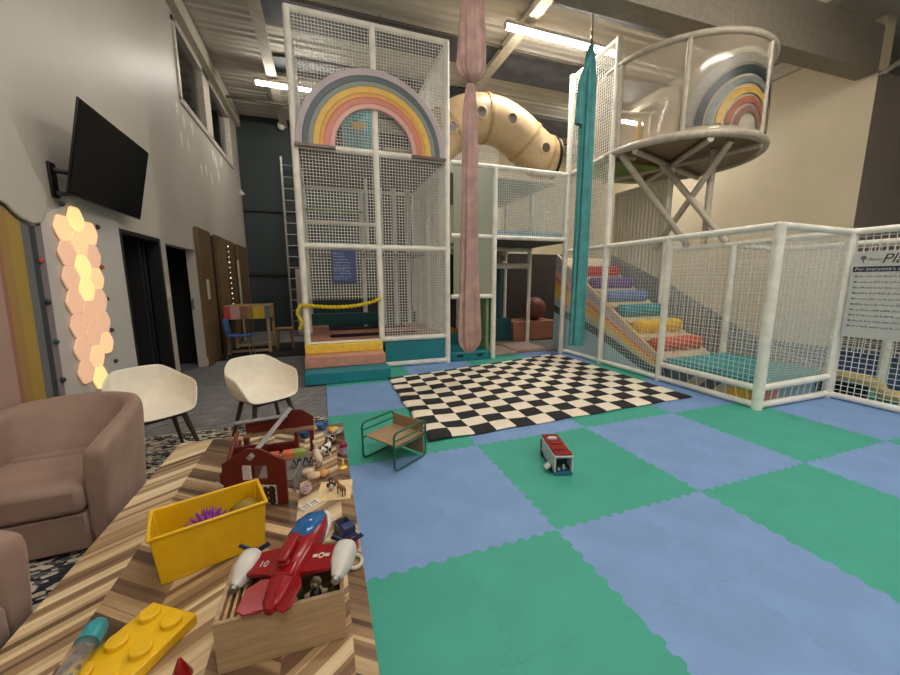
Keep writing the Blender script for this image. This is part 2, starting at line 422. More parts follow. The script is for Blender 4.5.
# speckled rug under the seats
t = NT('speckled_rug_pile'); o = t.obj()
v = t.n('ShaderNodeTexVoronoi', Scale=26.0); 
mp = t.n('ShaderNodeMapping'); mp.inputs['Scale'].default_value = (1, 1.8, 1); mp.inputs['Rotation'].default_value = (0, 0, .5); t.t.links.new(o, mp.inputs[0]); t.t.links.new(mp.outputs[0], v.inputs['Vector'])
n1 = t.noise(mp.outputs[0], 15, 3, .7)
cc = t.ramp(t.math('ADD', t.math('MULTIPLY', t.xyz(v.outputs['Color'])[0], .6), t.math('MULTIPLY', n1, .55)), [(.0, (40, 42, 48)), (.5, (94, 96, 100)), (.6, (206, 196, 178))], 'CONSTANT')
t.bump(n1, .4, .01)
RUG = t.out(cc, .95)
o = MB().bb(-2.0, .0, .3, 4.13, -.011, .004).build('area_rug', RUG, bevel=.003); o.scale = (1, 1, 1)
o.location = (-.02, 0, 0)
tag(o, 'grey and cream speckled rug under the armchairs and wooden table', 'rug')

# checkered rug
t = NT('checker_cloth'); uv = t.n('ShaderNodeTexCoord').outputs['UV']; x, y, z = t.xyz(uv)
ck = t.math('MODULO', t.math('ADD', t.math('FLOOR', t.math('MULTIPLY', x, 15.0)), t.math('FLOOR', t.math('MULTIPLY', y, 12.5))), 2.0)
CHK = t.out(t.mix(ck, lin((30, 29, 30)), lin((240, 228, 206))), .8)
m = MB(); NU, NV = 110, 80
FL, FR, NR, NL = Vector((.88, 5.42)), Vector((4.5, 6.18)), Vector((4.42, 3.2)), Vector((.86, 3.07))
def rugp(u, v):
    n = NL.lerp(NR, u); f_ = FL.lerp(FR, u); p = n.lerp(f_, v)
    a = math.exp(-(u/.13)**2)
    z = .006+.016*a*(1+math.sin(v*26+u*10))/2*1.4 + .006*(1+math.sin(u*33+v*7))*math.exp(-(v/.35)**2) + .003*(1+math.sin(u*12-v*9))
    p = p+Vector((.012*a*math.sin(v*22), .008*math.sin(u*30)*math.exp(-(v/.25)**2)+.05*a*math.sin(u*18+v*3)*math.sin(PI*v)))
    if u == 0 or u == 1 or v == 0 or v == 1: z = .004+(z-.004)*.55
    return Vector((p.x, p.y, z))
m.grid(rugp, NU, NV)
o = m.build('checkered_rug', CHK, smooth=80, solid=.004)
uvl = o.data.uv_layers.new(name='uv')
vi = {}
k = 0
for i in range(NU+1):
    for j in range(NV+1): vi[k] = (i/NU*.9999, j/NV*.9999); k += 1
for lp in o.data.loops: uvl.data[lp.index].uv = vi[lp.vertex_index]
o.location.z = .003
tag(o, 'rippled black and cream checkered rug in front of the play frame', 'rug')

# ------------------------------------------------------------------ play tower
def pad(m, p, q, r=.05, seg=12):
    """a padded post or rail: a sleeve with wrapped seams."""
    p = Vector(p); q = Vector(q); L = (q-p).length; n = max(2, int(L/.12)); pts = []; rs = []
    for i in range(n+1):
        pts.append(p.lerp(q, i/n)); rs.append(r)
        if 0 < i < n:
            pts[-1] = p.lerp(q, i/n-.012/L); pts.append(p.lerp(q, i/n)); rs.append(r*.955); pts.append(p.lerp(q, i/n+.012/L)); rs.append(r)
    return m.tube(pts, rs, seg)
def post(e, x, y, z0, z1, r=.05): return pad(MB(), (x, y, z0), (x, y, z1), r).build('post', WHITE, e)
def rail(e, p, q, r=.042): return pad(MB(), p, q, r).build('rail', WHITE, e)
def net(e, o, u, ul, v, vl, cell=.047, th=.0075): return MB().net(o, u, ul, v, vl, cell, th).build('safety_net', NETW, e, smooth=0)
TX0, TX1, TXM, TY, TYB = -.27, 2.13, .93, 6.22, 8.65
tw = thing('play_tower', 'tall white netted play tower with a rainbow arch and padded steps', 'play tower', (TX0, TY, 0))
def tl(p): return (p[0]-TX0, p[1]-TY, p[2])
def tpost(x, y, z0, z1): post(tw, x-TX0, y-TY, z0, z1)
def trail(p, q, r=.042): rail(tw, tl(p), tl(q), r)
for x in (TX0, TX1): tpost(x, TY, 0, 5.36)
tpost(TXM, TY, .5, 5.34)
for x in (TX0, TXM, TX1): tpost(x, TYB, 0, 5.3)
for y in (7.43,): tpost(TX0, y, 0, 5.3); tpost(TX1, y, 0, 5.3)
for z in (.5, 2.05, 3.52, 5.34):
    if z == .5: trail((TXM, TY, z), (TX1, TY, z)); trail((TX0, TY, z-.02), (TXM, TY, z-.02))
    else: trail((TX0, TY, z), (TX1, TY, z))
trail((TXM, TY, .05), (TX1, TY, .05), .045)
for z in (2.05, 3.5, 5.3):
    trail((TX0, TYB, z), (TX1, TYB, z)); trail((TX0, TY, z), (TX0, TYB, z)); trail((TX1, TY, z), (TX1, TYB, z))
net(tw, tl((TX0, TY, 3.52)), (1, 0, 0), 2.4, (0, 0, 1), 1.82)
net(tw, tl((TX0, TY, 2.05)), (1, 0, 0), 2.4, (0, 0, 1), 1.47)
net(tw, tl((TXM, TY, .5)), (1, 0, 0), 1.2, (0, 0, 1), 1.55)
# the net over the entrance hangs down to the yellow chain
net(tw, tl((TX0, TY, 1.2)), (1, 0, 0), 1.2, (0, 0, 1), .85)
net(tw, tl((TX1, TY, .5)), (0, 1, 0), 2.43, (0, 0, 1), 1.55); net(tw, tl((TX1, TY, 2.05)), (0, 1, 0), 2.43, (0, 0, 1), 1.47); net(tw, tl((TX1, TY, 3.52)), (0, 1, 0), 2.43, (0, 0, 1), 1.82)
net(tw, tl((TX0, TY, .5)), (0, 1, 0), 2.43, (0, 0, 1), 3.0); net(tw, tl((TX0, TY, 3.52)), (0, 1, 0), 2.43, (0, 0, 1), 1.82)
MB().box(((TXM+TX1)/2-TX0, .02, .275), (1.1, .05, .36)).build('front_panel', TEAL, tw, bevel=.012)
dk = MB()
for (x0, x1, y0, y1) in ((0, 2.4, .06, .42), (0, .36, .42, 2.4), (2.05, 2.4, .42, 2.4), (.36, 2.05, 1.2, 1.42)): dk.bb(x0, x1, y0, y1, .42, .515)
dk.build('trampoline_padding', PINKV, tw, bevel=.015)
MB().bb(.36, 2.05, .42, 1.2, .44, .46).build('trampoline_bed', BLACKM, tw); MB().bb(.36, 2.05, 1.42, 2.3, .44, .46).build('trampoline_bed', BLACKM, tw)
MB().bb(0, 2.4, 2.36, 2.44, .5, .78).build('rear_panel', TEALD, tw, bevel=.01)
MB().bb(0, 2.4, .1, 2.4, 3.5, 3.56).build('deck', M('dark_ply_deck', (92, 84, 74), .7), tw)
MB().bb(.05, 2.35, 1.3, 2.4, 2.02, 2.08).build('deck', M('dark_ply_deck', (92, 84, 74), .7), tw)
MB().net(tl((TX0, 7.5, 2.86)), (1, 0, 0), 1.2, (0, 1, .12), 1.1, .05, .012).build('green_crawl_net', M('green_rope', (150, 170, 96), .8), tw, smooth=0)
trail((TX0, 7.6, 2.62), (1.2, 7.6, 2.62), .035); trail((TXM, 7.7, 2.1), (TXM, 7.7, 3.5), .03)
for xx in (1.3, 1.6, 1.9): tpost(xx, 8.3, .5, 3.5)
# tank with a fish shape, on the upper deck
tk = thing('blue_bolster', 'blue padded column with a yellow fish shape, upstairs behind the rainbow arch', 'padded column', (.78, 7.45, 3.562))
MB().lathe([(.001, 0), (.27, 0), (.28, .02), (.28, 1.35), (.25, 1.4), (.001, 1.41)], seg=24).build('column', M('aqua_vinyl', (92, 204, 220), .45), tk)
fish = [(-.15, -.07), (-.09, 0), (-.15, .07), (-.05, .05), (.02, .09), (.07, .05), (.15, 0), (.07, -.04), (0, -.09), (-.05, -.05)]
MB().prism(fish, (0, -.275, .7), (1, 0, 0), (0, 0, 1), (0, -.015, 0)).build('fish_patch', M('fish_yellow', (252, 216, 70), .5), tk)
ob = thing('orange_bench', 'orange padded bench upstairs behind the rainbow arch, right of the blue column', 'bench', (1.55, 7.5, 3.562))
MB().bb(-.3, .4, -.2, .2, 0, .36).build('cushion', M('orange_vinyl', (214, 122, 84), .5), ob, bevel=.02)
MB().bb(-.3, .4, -.2, .2, .361, .45).build('top_cushion', M('cream_vinyl', (216, 196, 164), .5), ob, bevel=.02)
sp = MB(); sp.tube([(0, 0, 0), (0, 0, .1)], .03); sp.build
# steps
for k, (y0, z0, z1, mt, cn, pos) in enumerate(((5.44, 0, .18, TEAL, 'teal', 'bottom'), (5.75, .18, .355, PINKV, 'pink', 'middle'), (6.0, .355, .5, YELV, 'yellow', 'top'))):
    m = MB(); m.bb(-.31, .91+.02*(k == 0), y0, 6.165, z0+.001, z1)
    tag(m.build('padded_step', mt, bevel=.014), f'{cn} padded step, {pos} of the three at the tower entrance', 'step')
# rainbow
rb = thing('rainbow_arch', 'big padded rainbow arch panel on the front of the play tower', 'rainbow panel', (.905, 6.145, 3.525))
BANDS = [(1.165, 1.067, (192, 180, 186)), (1.067, .985, (92, 104, 108)), (.985, .917, (140, 150, 146)), (.917, .823, (232, 192, 92)), (.823, .76, (228, 166, 92)), (.76, .673, (218, 138, 118)), (.673, .60, (228, 176, 168))]
for k, (ro, ri, c) in enumerate(BANDS):
    me = MB(); n = 64; y0_, y1_ = .02, -.03-.002*k
    pr_ = [(ro, y0_), (ro, y1_+.008), (ro-.008, y1_), (ri+.002, y1_), (ri, y0_)]
    rings = [[me.bm.verts.new((r*math.cos(PI*i/n), y, r*math.sin(PI*i/n))) for r, y in pr_] for i in range(n+1)]
    for A_, B_ in zip(rings, rings[1:]):
        for q in range(5): me._f([A_[q], A_[(q+1) % 5], B_[(q+1) % 5], B_[q]])
    me._f(rings[0]); me._f(rings[-1])
    me.build('rainbow_band', M(f'rainbow_{k}', c, .5, var=.03), rb)
for sx in (-1, 1): MB().box((sx*.885, .0, -.02), (.58, .07, .04)).build('clear_base_strip', M('smoky_strip', (110, 92, 86), .3), rb)
# blue notice
sg = thing('notice_sign', 'blue notice sign with pale lines hanging on the tower net', 'sign', (.35, 6.16, 1.48))
MB().box((0, 0, .255), (.37, .012, .51)).build('board', M('navy_sign', (62, 78, 124), .45, var=.02), sg, bevel=.004)
def scribble(m, x0, z, w, h, seed, y=-.009, dx=(1, 0, 0)):
    r = random.Random(seed); x = 0
    while x < w:
        l = r.uniform(.6, 2.4)*h*1.6
        l = min(l, w-x)
        if l > h*.3:
            # a word of small joined strokes
            n = max(1, int(l/(h*.55)))
            for q in range(n):
                xx = x+l*q/n; hh = h*r.choice((.6, .6, .6, 1.0)); m.box((x0+xx+h*.2, y, z+hh/2), (h*.38, .002, hh*.75))
        x += l+h*.55
m = MB(); random.seed(3)
for k, (z, w) in enumerate(((.445, .16), (.40, .18), (.355, .22), (.31, .27), (.265, .24), (.225, .3), (.205, .18), (.175, .25), (.135, .29), (.085, .28), (.05, .2))): scribble(m, -.16, z, w, .017, k)
m.build('printed_lines', M('sign_white_ink', (206, 212, 226), .6, bump=0), sg, smooth=0)
m = MB(); scribble(m, -.04, .475, .09, .02, 50); m.build('red_heading', M('sign_red_ink', (210, 70, 70), .6, bump=0), sg, smooth=0)
# yellow chain
ch = thing('chain_barrier', 'yellow plastic chain strung across the tower entrance', 'chain', (0, 0, 0))
links = []; P = []
for i in range(41):
    u = i/40; P.append(Vector((-.33+1.25*u, 6.13, 1.13+.07*u**6*1.0-.05*math.sin(PI*min(1, u*1.05)))))
for i in range(11): P.insert(0, Vector((-.36-.03*math.sin(i*.7), 6.12, 1.12-.035*(i+1))))
cm = MB()
for i in range(len(P)-1):
    p, q = P[i], P[i+1]; d = (q-p).normalized(); s_ = d.cross(Vector((0, 1, 0))).normalized() if i % 2 else Vector((0, 1, 0)); c = (p+q)/2
    cm.tube([c+d*.026*math.cos(a)+s_*.017*math.sin(a) for a in [2*PI*k/10 for k in range(10)]], .0105, 6, closed=True)
    s2 = d.cross(s_); cm.tube([c+d*.013+d*.022*math.cos(a)+s2*.017*math.sin(a)+Vector((0, -.012, .012)) for a in [2*PI*k/8 for k in range(8)]], .0095, 5, closed=True)
cm.build('chain_links', M('chain_yellow', (232, 206, 40), .4), ch)

# ------------------------------------------------------------------ middle frame
MX0, MX1, MXM, MY = 2.22, 4.66, 3.08, 6.28
mf = thing('climbing_gym', 'white padded two level frame right of the tower, under the tan tube', 'play frame', (0, 0, 0))
post(mf, MXM, MY, 0, 3.52); post(mf, MX1, MY, 0, 5.3); 
for z, x0, x1 in ((3.53, MX0, MX1), (2.3, MX0, MX1), (1.21, MX0, MXM)): rail(mf, (x0, MY, z), (x1, MY, z))
for x, y in ((4.62, 7.54), (4.62, 8.74), (MXM, 7.6), (MX0+.1, 8.9), (3.3, 8.8), (3.9, 9.6)): post(mf, x, y, 0, 3.5, .045)
net(mf, (MXM, MY, 2.32), (1, 0, 0), MX1-MXM, (0, 0, 1), 1.2)
net(mf, (MX0, 9.2, 2.32), (1, 0, 0), 2.4, (0, 0, 1), 3.0, .06, .012); net(mf, (MX1, MY, 2.32), (0, 1, 0), 2.9, (0, 0, 1), 1.2)
for y in (7.54, 8.74): rail(mf, (MX0, y, 2.2), (MX1, y, 2.2), .05)
rail(mf, (3.3, 7.56, 1.83), (4.62, 7.56, 1.83), .06); rail(mf, (3.5, 8.74, 1.95), (4.6, 8.74, 1.95), .06)
MB().bb(MXM+.02, MX1, MY+.06, 9.2, 2.24, 2.3).build('deck', M('dark_ply_deck', (92, 84, 74), .7), mf)
MB().bb(MXM+.05, MX1-.05, MY+.05, 9.15, 2.302, 2.44).build('deck_pad', M('pale_blue_vinyl', (110, 168, 190), .5), mf, bevel=.01)
MB().bb(MX0, MX1-.02, MY+.3, 9.2, 3.44, 3.5).build('deck', M('pale_canvas', (212, 202, 180), .7), mf)
t = NT('sage_vinyl'); SAGE = t.out(lin((166, 172, 152)), .3, Transmission_Weight=.15)
MB().bb(MX0+.05, MXM-.05, MY-.006, MY+.006, 1.24, 3.48).build('vinyl_window', SAGE, mf)
MB().bb(MXM-.12, MXM-.05, MY+.06, 7.5, .02, 2.2).build('side_padding', M('sage_green_pad', (126, 156, 112), .5), mf, bevel=.02)
bw = MB(); bw.bb(3.2, 3.9, 7.55, 7.58, 1.9, 2.16); bw.build('header_board', M('taupe_board', (150, 138, 118), .6), mf)
fg = MB()
for z in (1.95, 2.0, 2.05, 2.1): fg.bb(3.45, 3.8, 7.53, 7.549, z, z+.02)
fg.build('header_grille', M('grille_dark', (60, 56, 50), .6), mf)
cl = MB(); cl.bb(MX0, 6.9, 9.3, 9.36, 0, 2.25); cl.build('dark_backdrop', M('unlit_room_dark', (58, 52, 47), .7), mf, smooth=0)  # added dark sheet, its colour stands in for the shade of the room
# cubby step
cs = thing('cubby_step', 'teal padded step with two black slots under the pink silk', 'step', (2.6, 6.5, 0))
MB().bb(-.4, .38, -.28, .55, .001, .17).build('pad', TEAL, cs, bevel=.012)
for x in (-.22, .18): MB().box((x, -.281, .10), (.13, .012, .04)).build('slot', BLACK, cs)
MB().bb(-.4, .38, .55, .62, .001, .42).build('back_cushion', TEALD, cs, bevel=.02)
ub = thing('foam_plank', 'ochre foam block at the back of the dark cubby', 'foam block', (2.5, 7.6, 0)); MB().bb(-.25, .3, -.2, .2, 0, .45).build('pad', M('ochre_vinyl', (190, 140, 60), .5), ub, bevel=.02)
tc = thing('teal_pillar_pad', 'teal padded pillar in the dim room under the frame', 'padded pillar', (4.15, 8.35, 0)); MB().lathe([(.001, 0), (.17, 0), (.17, 2.0), (.001, 2.0)], seg=20).bb(-.4, .3, -.3, .3, 0, .55).build('pad', TEALD, tc)
bb = MB().ball((0, 0, .3), .3, seg=20); o = bb.build('soft_ball', M('maroon_vinyl', (120, 70, 58), .5), loc=(5.2, 8.2, .48)); tag(o, 'maroon soft ball on the brown block in the dim room', 'ball')
o = MB().bb(4.45, 5.7, 7.9, 8.6, 0, .48).build('foam_block', M('salmon_vinyl', (178, 120, 96), .5), bevel=.02); tag(o, 'salmon foam block at the back of the dim room', 'foam block')
for k, (x0, x1, y0, y1) in enumerate(((3.15, 3.72, 6.45, 7.2), (3.78, 4.5, 6.62, 7.4))):
    o = MB().bb(x0, x1, y0, y1, 0, .06).build('floor_pad', M('dusty_pink_pad', (186, 158, 150), .6), bevel=.01); tag(o, ('left' if k == 0 else 'right')+' one of two dusty pink floor pads inside the dim opening', 'floor pad')

# ------------------------------------------------------------------ tan crawl tube
TAN = M('tan_plastic', (206, 178, 138), .4, var=.03, bump=.02)
ct = thing('crawl_tube', 'tan plastic crawl tube arching high between the frames', 'crawl tube', (0, 0, 0))
A = [(2.05, 6.85, 3.92), (2.22, 6.85, 4.12), (2.45, 6.85, 4.33), (2.75, 6.85, 4.5), (3.1, 6.85, 4.56), (3.45, 6.85, 4.52), (3.8, 6.85, 4.37), (4.08, 6.85, 4.18), (4.34, 6.85, 4.03), (4.62, 6.85, 3.97)]
def spl(P, n=6):
    P = [Vector(p) for p in P]; out = []
    for i in range(len(P)-1):
        p0, p1, p2, p3 = P[max(0, i-1)], P[i], P[i+1], P[min(len(P)-1, i+2)]
        for k in range(n):
            t = k/n; out.append(.5*((2*p1)+(p2-p0)*t+(2*p0-5*p1+4*p2-p3)*t*t+(3*p1-p0-3*p2+p3)*t**3))
    return out+[P[-1]]
path = spl(A)
m = MB(); m.tube(path, .41, 32, cap=False); m.build('tube_shell', TAN, ct, smooth=60, solid=.02)
for i in (10, 24, 40, 50):
    p = path[i]; d = (path[min(i+1, len(path)-1)]-path[i-1]).normalized()
    MB().tube([p-d*.03, p-d*.03001, p+d*.03, p+d*.03001], [.412, .436, .436, .412], 32, cap=False).build('flange', M('tan_flange', (186, 152, 104), .45), ct)
p = path[-1]; MB().tube([p-Vector((.06, 0, 0)), p-Vector((.02, 0, 0))], .45, 32).build('end_ring', BLACK, ct)
for i in (8, 20, 31, 46):
    p = path[i]; d = (path[i+1]-path[i-1]).normalized(); dr = Vector((.0, -1, -.12)); dr = (dr-d*dr.dot(d)).normalized(); R = dr.to_track_quat('Z', 'Y').to_matrix()
    c = p+dr*.40
    w_ = MB().lathe([(.001, .02), (.085, .02), (.087, .0), ], c, 18, R).build('porthole', M('porthole_brown', (84, 66, 50), .25), ct)
    mm = MB().lathe([(.085, .0), (.085, .028), (.1, .028), (.125, .012), (.125, -.02)], c, 18, R)
    for k in range(8): mm.ball(c+R @ Vector(((.145)*math.cos(k*PI/4), .145*math.sin(k*PI/4), -.012)), .009, seg=6)
    mm.build('porthole_rim', TAN, w_)

# ------------------------------------------------------------------ slide enclosure
SX0, SX1, SY0, SY1, SY2, SY3 = 4.72, 6.07, 2.64, 3.97, 5.2, 6.35
en = thing('slide_enclosure', 'white padded net enclosure around the roller climb and its teal landing', 'net enclosure', (0, 0, 0))
P_ = lambda x, y, z0, z1, r=.05: post(en, x, y, z0, z1, r)
P_(SX0, SY0, 0, 2.1, .055); P_(SX1, SY0, 0, 2.1, .055); P_(SX0, SY1, 0, 2.08, .045); P_(SX1, SY1, 0, 2.02); P_(SX0, SY2, 0, 5.35, .05); P_(SX1, SY2, 0, 3.5); P_(SX0, SY3, 0, 5.3); P_(7.3, 4.05, .2, 2.0)
def rl(p, q, r=.04): rail(en, p, q, r)
rl((SX0, SY0, 2.08), (SX0, SY3, 2.08)); rl((SX0, SY0, 2.08), (SX1, SY0, 2.06)); rl((SX1, SY0, 2.06), (SX1, SY2, 2.03)); rl((SX1, SY0, 2.06), (SX1, .4, 2.06))
rl((SX0, SY0, .045), (SX0, SY3, .045)); rl((SX0, SY0, .045), (SX1, SY0, .045)); rl((SX1, SY0, .045), (SX1, .4, .045))
rl((SX0, SY0, .25), (SX0, SY1, .25)); rl((SX0, SY0, .25), (SX1, SY0, .27)); rl((SX0, SY2, 3.6), (SX0, SY3, 3.55)); rl((SX0, SY2, 5.33), (SX0, SY3, 5.28)); rl((SX1, SY1, 2.02), (7.3, 4.05, 2.0)); P_(SX1, .4, 0, 2.1)
FN = dict(cell=.06, th=.0048)
net(en, (SX0, SY0, .27), (0, 1, 0), SY1-SY0, (0, 0, 1), 1.8, **FN); net(en, (SX0, SY1, .05), (0, 1, 0), SY2-SY1, (0, 0, 1), 2.0, .052, .0034); net(en, (SX0, SY2, .05), (0, 1, 0), SY3-SY2, (0, 0, 1), 2.0, .05, .0034)
net(en, (SX0, SY2, 2.1), (0, 1, 0), SY3-SY2, (0, 0, 1), 1.48, .05); net(en, (SX0, SY2, 3.6), (0, 1, 0), SY3-SY2, (0, 0, 1), 1.7, .05)
net(en, (SX0, SY0, .28), (1, 0, 0), SX1-SX0, (0, 0, 1), 1.78, .03, .003); net(en, (SX1, SY0, .05), (0, 1, 0), SY2-SY0, (0, 0, 1), 2.0, .05, .006); net(en, (SX1, .4, .06), (0, 1, 0), SY0-.4, (0, 0, 1), 2.0, .062, .0068)
for k in range(10):
    yy = SY0+.1+k*.125; MB().tube([(SX0, yy, .075), (SX0, yy+.03, .22)], .004, 5).build('lacing_tie', NETW, en)
    xx = SX0+.1+k*.125; MB().tube([(xx, SY0, .075), (xx+.03, SY0, .23)], .004, 5).build('lacing_tie', NETW, en)
# landing
lp = thing('landing_pad', 'teal landing mat at the foot of the roller climb', 'landing mat', (5.39, 3.3, 0))
MB().bb(-.62, .63, -.60, .62, .2, .35).build('mat_top', M('bright_teal_vinyl', (44, 150, 156), .45), lp, bevel=.02)
t = NT('wavy_rainbow_vinyl'); x, y, z = t.xyz(t.obj())
FASC = t.out(t.ramp(t.math('ADD', t.math('MULTIPLY', t.math('SUBTRACT', y, z), .9), t.math('MULTIPLY', x, -.55)), [(0, (110, 160, 180)), (.001, (110, 160, 180)), (.35, (150, 190, 200))], 'CONSTANT'), .4)
t = NT('wavy_rainbow_vinyl'); x, y, z = t.xyz(t.obj())
s_ = t.math('ADD', t.math('ADD', t.math('SUBTRACT', .6, y), t.math('ADD', x, .6)), t.math('MULTIPLY', z, -.9))
FASC = t.out(t.ramp(t.math('DIVIDE', s_, 2.6), [(0, (104, 128, 138)), (.10, (196, 190, 176)), (.17, (90, 104, 110)), (.24, (208, 196, 170)), (.30, (232, 192, 70)), (.43, (206, 92, 84)), (.50, (222, 164, 160)), (.60, (156, 196, 212))], 'CONSTANT'), .4)
MB().bb(-.60, .60, -.57, .6, .005, .199).build('fascia', FASC, lp)
# ramp with rollers
SL = (1.81-.33)/(6.35-4.03); rz = lambda y: .33+(y-4.03)*SL
rp = thing('roller_climb', 'cream ramp of stacked coloured rollers inside the netted enclosure', 'climbing ramp', (0, 0, 0))
CREAM = M('cream_vinyl', (216, 196, 164), .5)
m = MB(); m.prism([(4.03, rz(4.03)-.06), (6.7, rz(6.7)-.06), (6.7, rz(6.7)-.18), (4.2, rz(4.03)-.18)], (4.84, 0, 0), (0, 1, 0), (0, 0, 1), (1.12, 0, 0)); m.build('ramp_board', CREAM, rp)
m = MB(); m.prism([(4.0, rz(4.0)), (6.72, rz(6.72)), (6.72, rz(6.72)-.05), (4.0, rz(4.0)-.05)], (4.78, 0, 0), (0, 1, 0), (0, 0, 1), (.06, 0, 0)); m.build('edge_board', wood('beech_edge', (190, 160, 112), (216, 188, 140), axis=1), rp)
RC = [('orange', (206, 96, 70)), ('yellow', (236, 188, 40)), ('teal', (40, 136, 146)), ('blue', (92, 124, 172)), ('purple', (104, 72, 140)), ('red', (196, 62, 66)), ('red', (196, 62, 66))]
for k, (cn, c) in enumerate(RC[:6]):
    yy = 4.25+k*.375; zz = rz(yy)+.015; x0, x1 = 4.9, 5.86
    q = MB(); q.tube([(x0, yy, zz), (x0+.02, yy, zz), (x0+.03, yy, zz), (x1-.03, yy, zz), (x1-.02, yy, zz), (x1, yy, zz)], [.06, .1, .115, .115, .1, .06], 20)
    q = q.build('roller', M('vinyl_'+cn, c, .45), rp); q['label'] = f'{cn} padded roller'
    m = MB(); m.box((5.38, yy+.19, rz(yy+.19)-.03), (1.06, .17, .06), RX(0)); m.build('step_board', CREAM, rp, bevel=.008)
# side skirt with wavy stripes (follows the ramp)
t = NT('ribbon_skirt_vinyl'); x, y, z = t.xyz(t.obj())
top_ = t.math('ADD', t.math('MULTIPLY', y, SL), .33-4.03*SL)
low_ = t.math('ADD', t.math('MULTIPLY', y, .307), .159-3.965*.307)
low_ = t.math('ADD', low_, t.math('MULTIPLY', t.math('SINE', t.math('MULTIPLY', y, 2.6)), .03))
tap = t.math('DIVIDE', t.math('SUBTRACT', top_, z), t.math('MAXIMUM', .05, t.math('SUBTRACT', top_, low_)))
t.bump(t.noise(t.obj(), 3.0, 3, .6), .9, .06)
up_ = t.ramp(tap, [(0, (178, 172, 184)), (.28, (224, 178, 160)), (.42, (220, 132, 96)), (.52, (236, 190, 72)), (.74, (226, 206, 140)), (.84, (190, 196, 190))], 'CONSTANT')
lo_ = t.ramp(t.math('SUBTRACT', low_, z), [(0, (52, 92, 98)), (.15, (172, 206, 222))], 'CONSTANT')
SKIRT = t.out(t.mix(t.math('GREATER_THAN', tap, 1.0), up_, lo_), .35)
m = MB(); m.prism([(3.99, .06), (6.72, .06), (6.72, rz(6.72)-.045), (3.99, rz(3.99)-.045)], (4.77, 0, 0), (0, 1, 0), (0, 0, 1), (.02, 0, 0)); m.build('side_skirt', SKIRT, rp, smooth=0)
m = MB(); m.prism([(2.75, .06), (6.6, .06), (6.6, 2.05), (5.0, 1.38), (3.6, .66), (2.75, .34)], (6.12, 0, 0), (0, 1, 0), (0, 0, 1), (.05, 0, 0))
q = m.build('slate_side_wall', M('slate_vinyl', (138, 144, 150), .5), bevel=.01); tag(q, 'sloping slate blue padded wall behind the roller climb', 'padded wall')
# framed screen panel behind the ramp
sc = thing('screen_panel', 'tall cream framed screen behind the net below the round pod', 'screen', (0, 0, 0))
t = NT('ribbed_cream_sheet'); x, y, z = t.xyz(t.obj()); t.bump(t.math('SINE', t.math('MULTIPLY', y, 2*PI/.09)), .7, .02)
RIB = t.out(lin((236, 230, 212)), .6)
MB().bb(6.16, 6.2, 5.35, 6.55, 1.6, 3.28).build('ribbed_sheet', RIB, sc, smooth=0)
fr = MB(); fr.bb(6.14, 6.22, 5.28, 5.35, 1.5, 3.36); fr.bb(6.14, 6.22, 6.55, 6.62, 1.5, 3.36); fr.bb(6.14, 6.22, 5.35, 6.55, 3.28, 3.36); fr.bb(6.14, 6.22, 5.35, 6.55, 1.5, 1.6)
fr.build('screen_frame', M('cream_frame', (220, 210, 188), .5), sc, bevel=.008)
for y in (5.31, 6.58): MB().bb(6.15, 6.21, y-.03, y+.03, 0, 1.5).build('leg', GREYP, sc)
o = MB().net((4.8, 5.25, 3.5), (1, 0, 0), 1.3, (0, 1, .05), 1.2, .05, .012).build('crawl_net', M('green_rope', (150, 170, 96), .8), smooth=0); tag(o, 'green rope crawl net stretched under the round pod', 'rope net')

# ------------------------------------------------------------------ lookout pod
pc = (6.02, 5.2); PR = 1.29
pod = thing('lookout_pod', 'round clear lookout pod with a rainbow sticker, raised on grey struts', 'lookout pod', (pc[0], pc[1], 0))
PODG = M('pod_grey_paint', (186, 176, 160), .35)
ring = lambda r, z, n=48: [(r*math.cos(2*PI*k/n), r*math.sin(2*PI*k/n), z) for k in range(n)]
MB().tube(ring(PR, 3.6), .06, 12, closed=True).build('base_ring', PODG, pod)
MB().tube(ring(PR, 4.92), .045, 12, closed=True).build('top_ring', PODG, pod)
MB().lathe([(.001, 3.58), (PR-.03, 3.58), (PR-.03, 3.63), (.001, 3.63)], seg=40).build('pod_floor', wood('pod_ply', (120, 96, 72), (146, 118, 88)), pod, smooth=0)
for a in (18, 63, 108): 
    a = math.radians(a); MB().tube([(PR*math.cos(a), PR*math.sin(a), 3.52), (-PR*math.cos(a), -PR*math.sin(a), 3.52)], .045, 10).build('floor_joist', PODG, pod)
for a in (184, 226, 283, 335, 20, 60, 100, 140):
    a = math.radians(a); MB().tube([(PR*math.cos(a), PR*math.sin(a), 3.6), (PR*math.cos(a), PR*math.sin(a), 4.92)], .035, 10).build('upright', PODG, pod)
t = NT('clear_acrylic'); gl = t.n('ShaderNodeBsdfGlass'); tr_ = t.n('ShaderNodeBsdfTransparent'); gs = t.n('ShaderNodeBsdfGlossy'); gs.inputs['Roughness'].default_value = .06; df = t.n('ShaderNodeBsdfDiffuse'); df.inputs[0].default_value = lin((215, 200, 180))
tr_.inputs[0].default_value = (.93, .91, .88, 1)
mx = t.n('ShaderNodeMixShader'); fr_ = t.n('ShaderNodeFresnel'); fr_.inputs[0].default_value = 1.35
t.t.links.new(fr_.outputs[0], mx.inputs[0]); t.t.links.new(tr_.outputs[0], mx.inputs[1]); t.t.links.new(gs.outputs[0], mx.inputs[2])
m2 = t.n('ShaderNodeMixShader'); m2.inputs[0].default_value = .36; t.t.links.new(mx.outputs[0], m2.inputs[1]); t.t.links.new(df.outputs[0], m2.inputs[2])
t.t.links.new(m2.outputs[0], t.t.nodes['Material Output'].inputs[0]); ACR = t.m
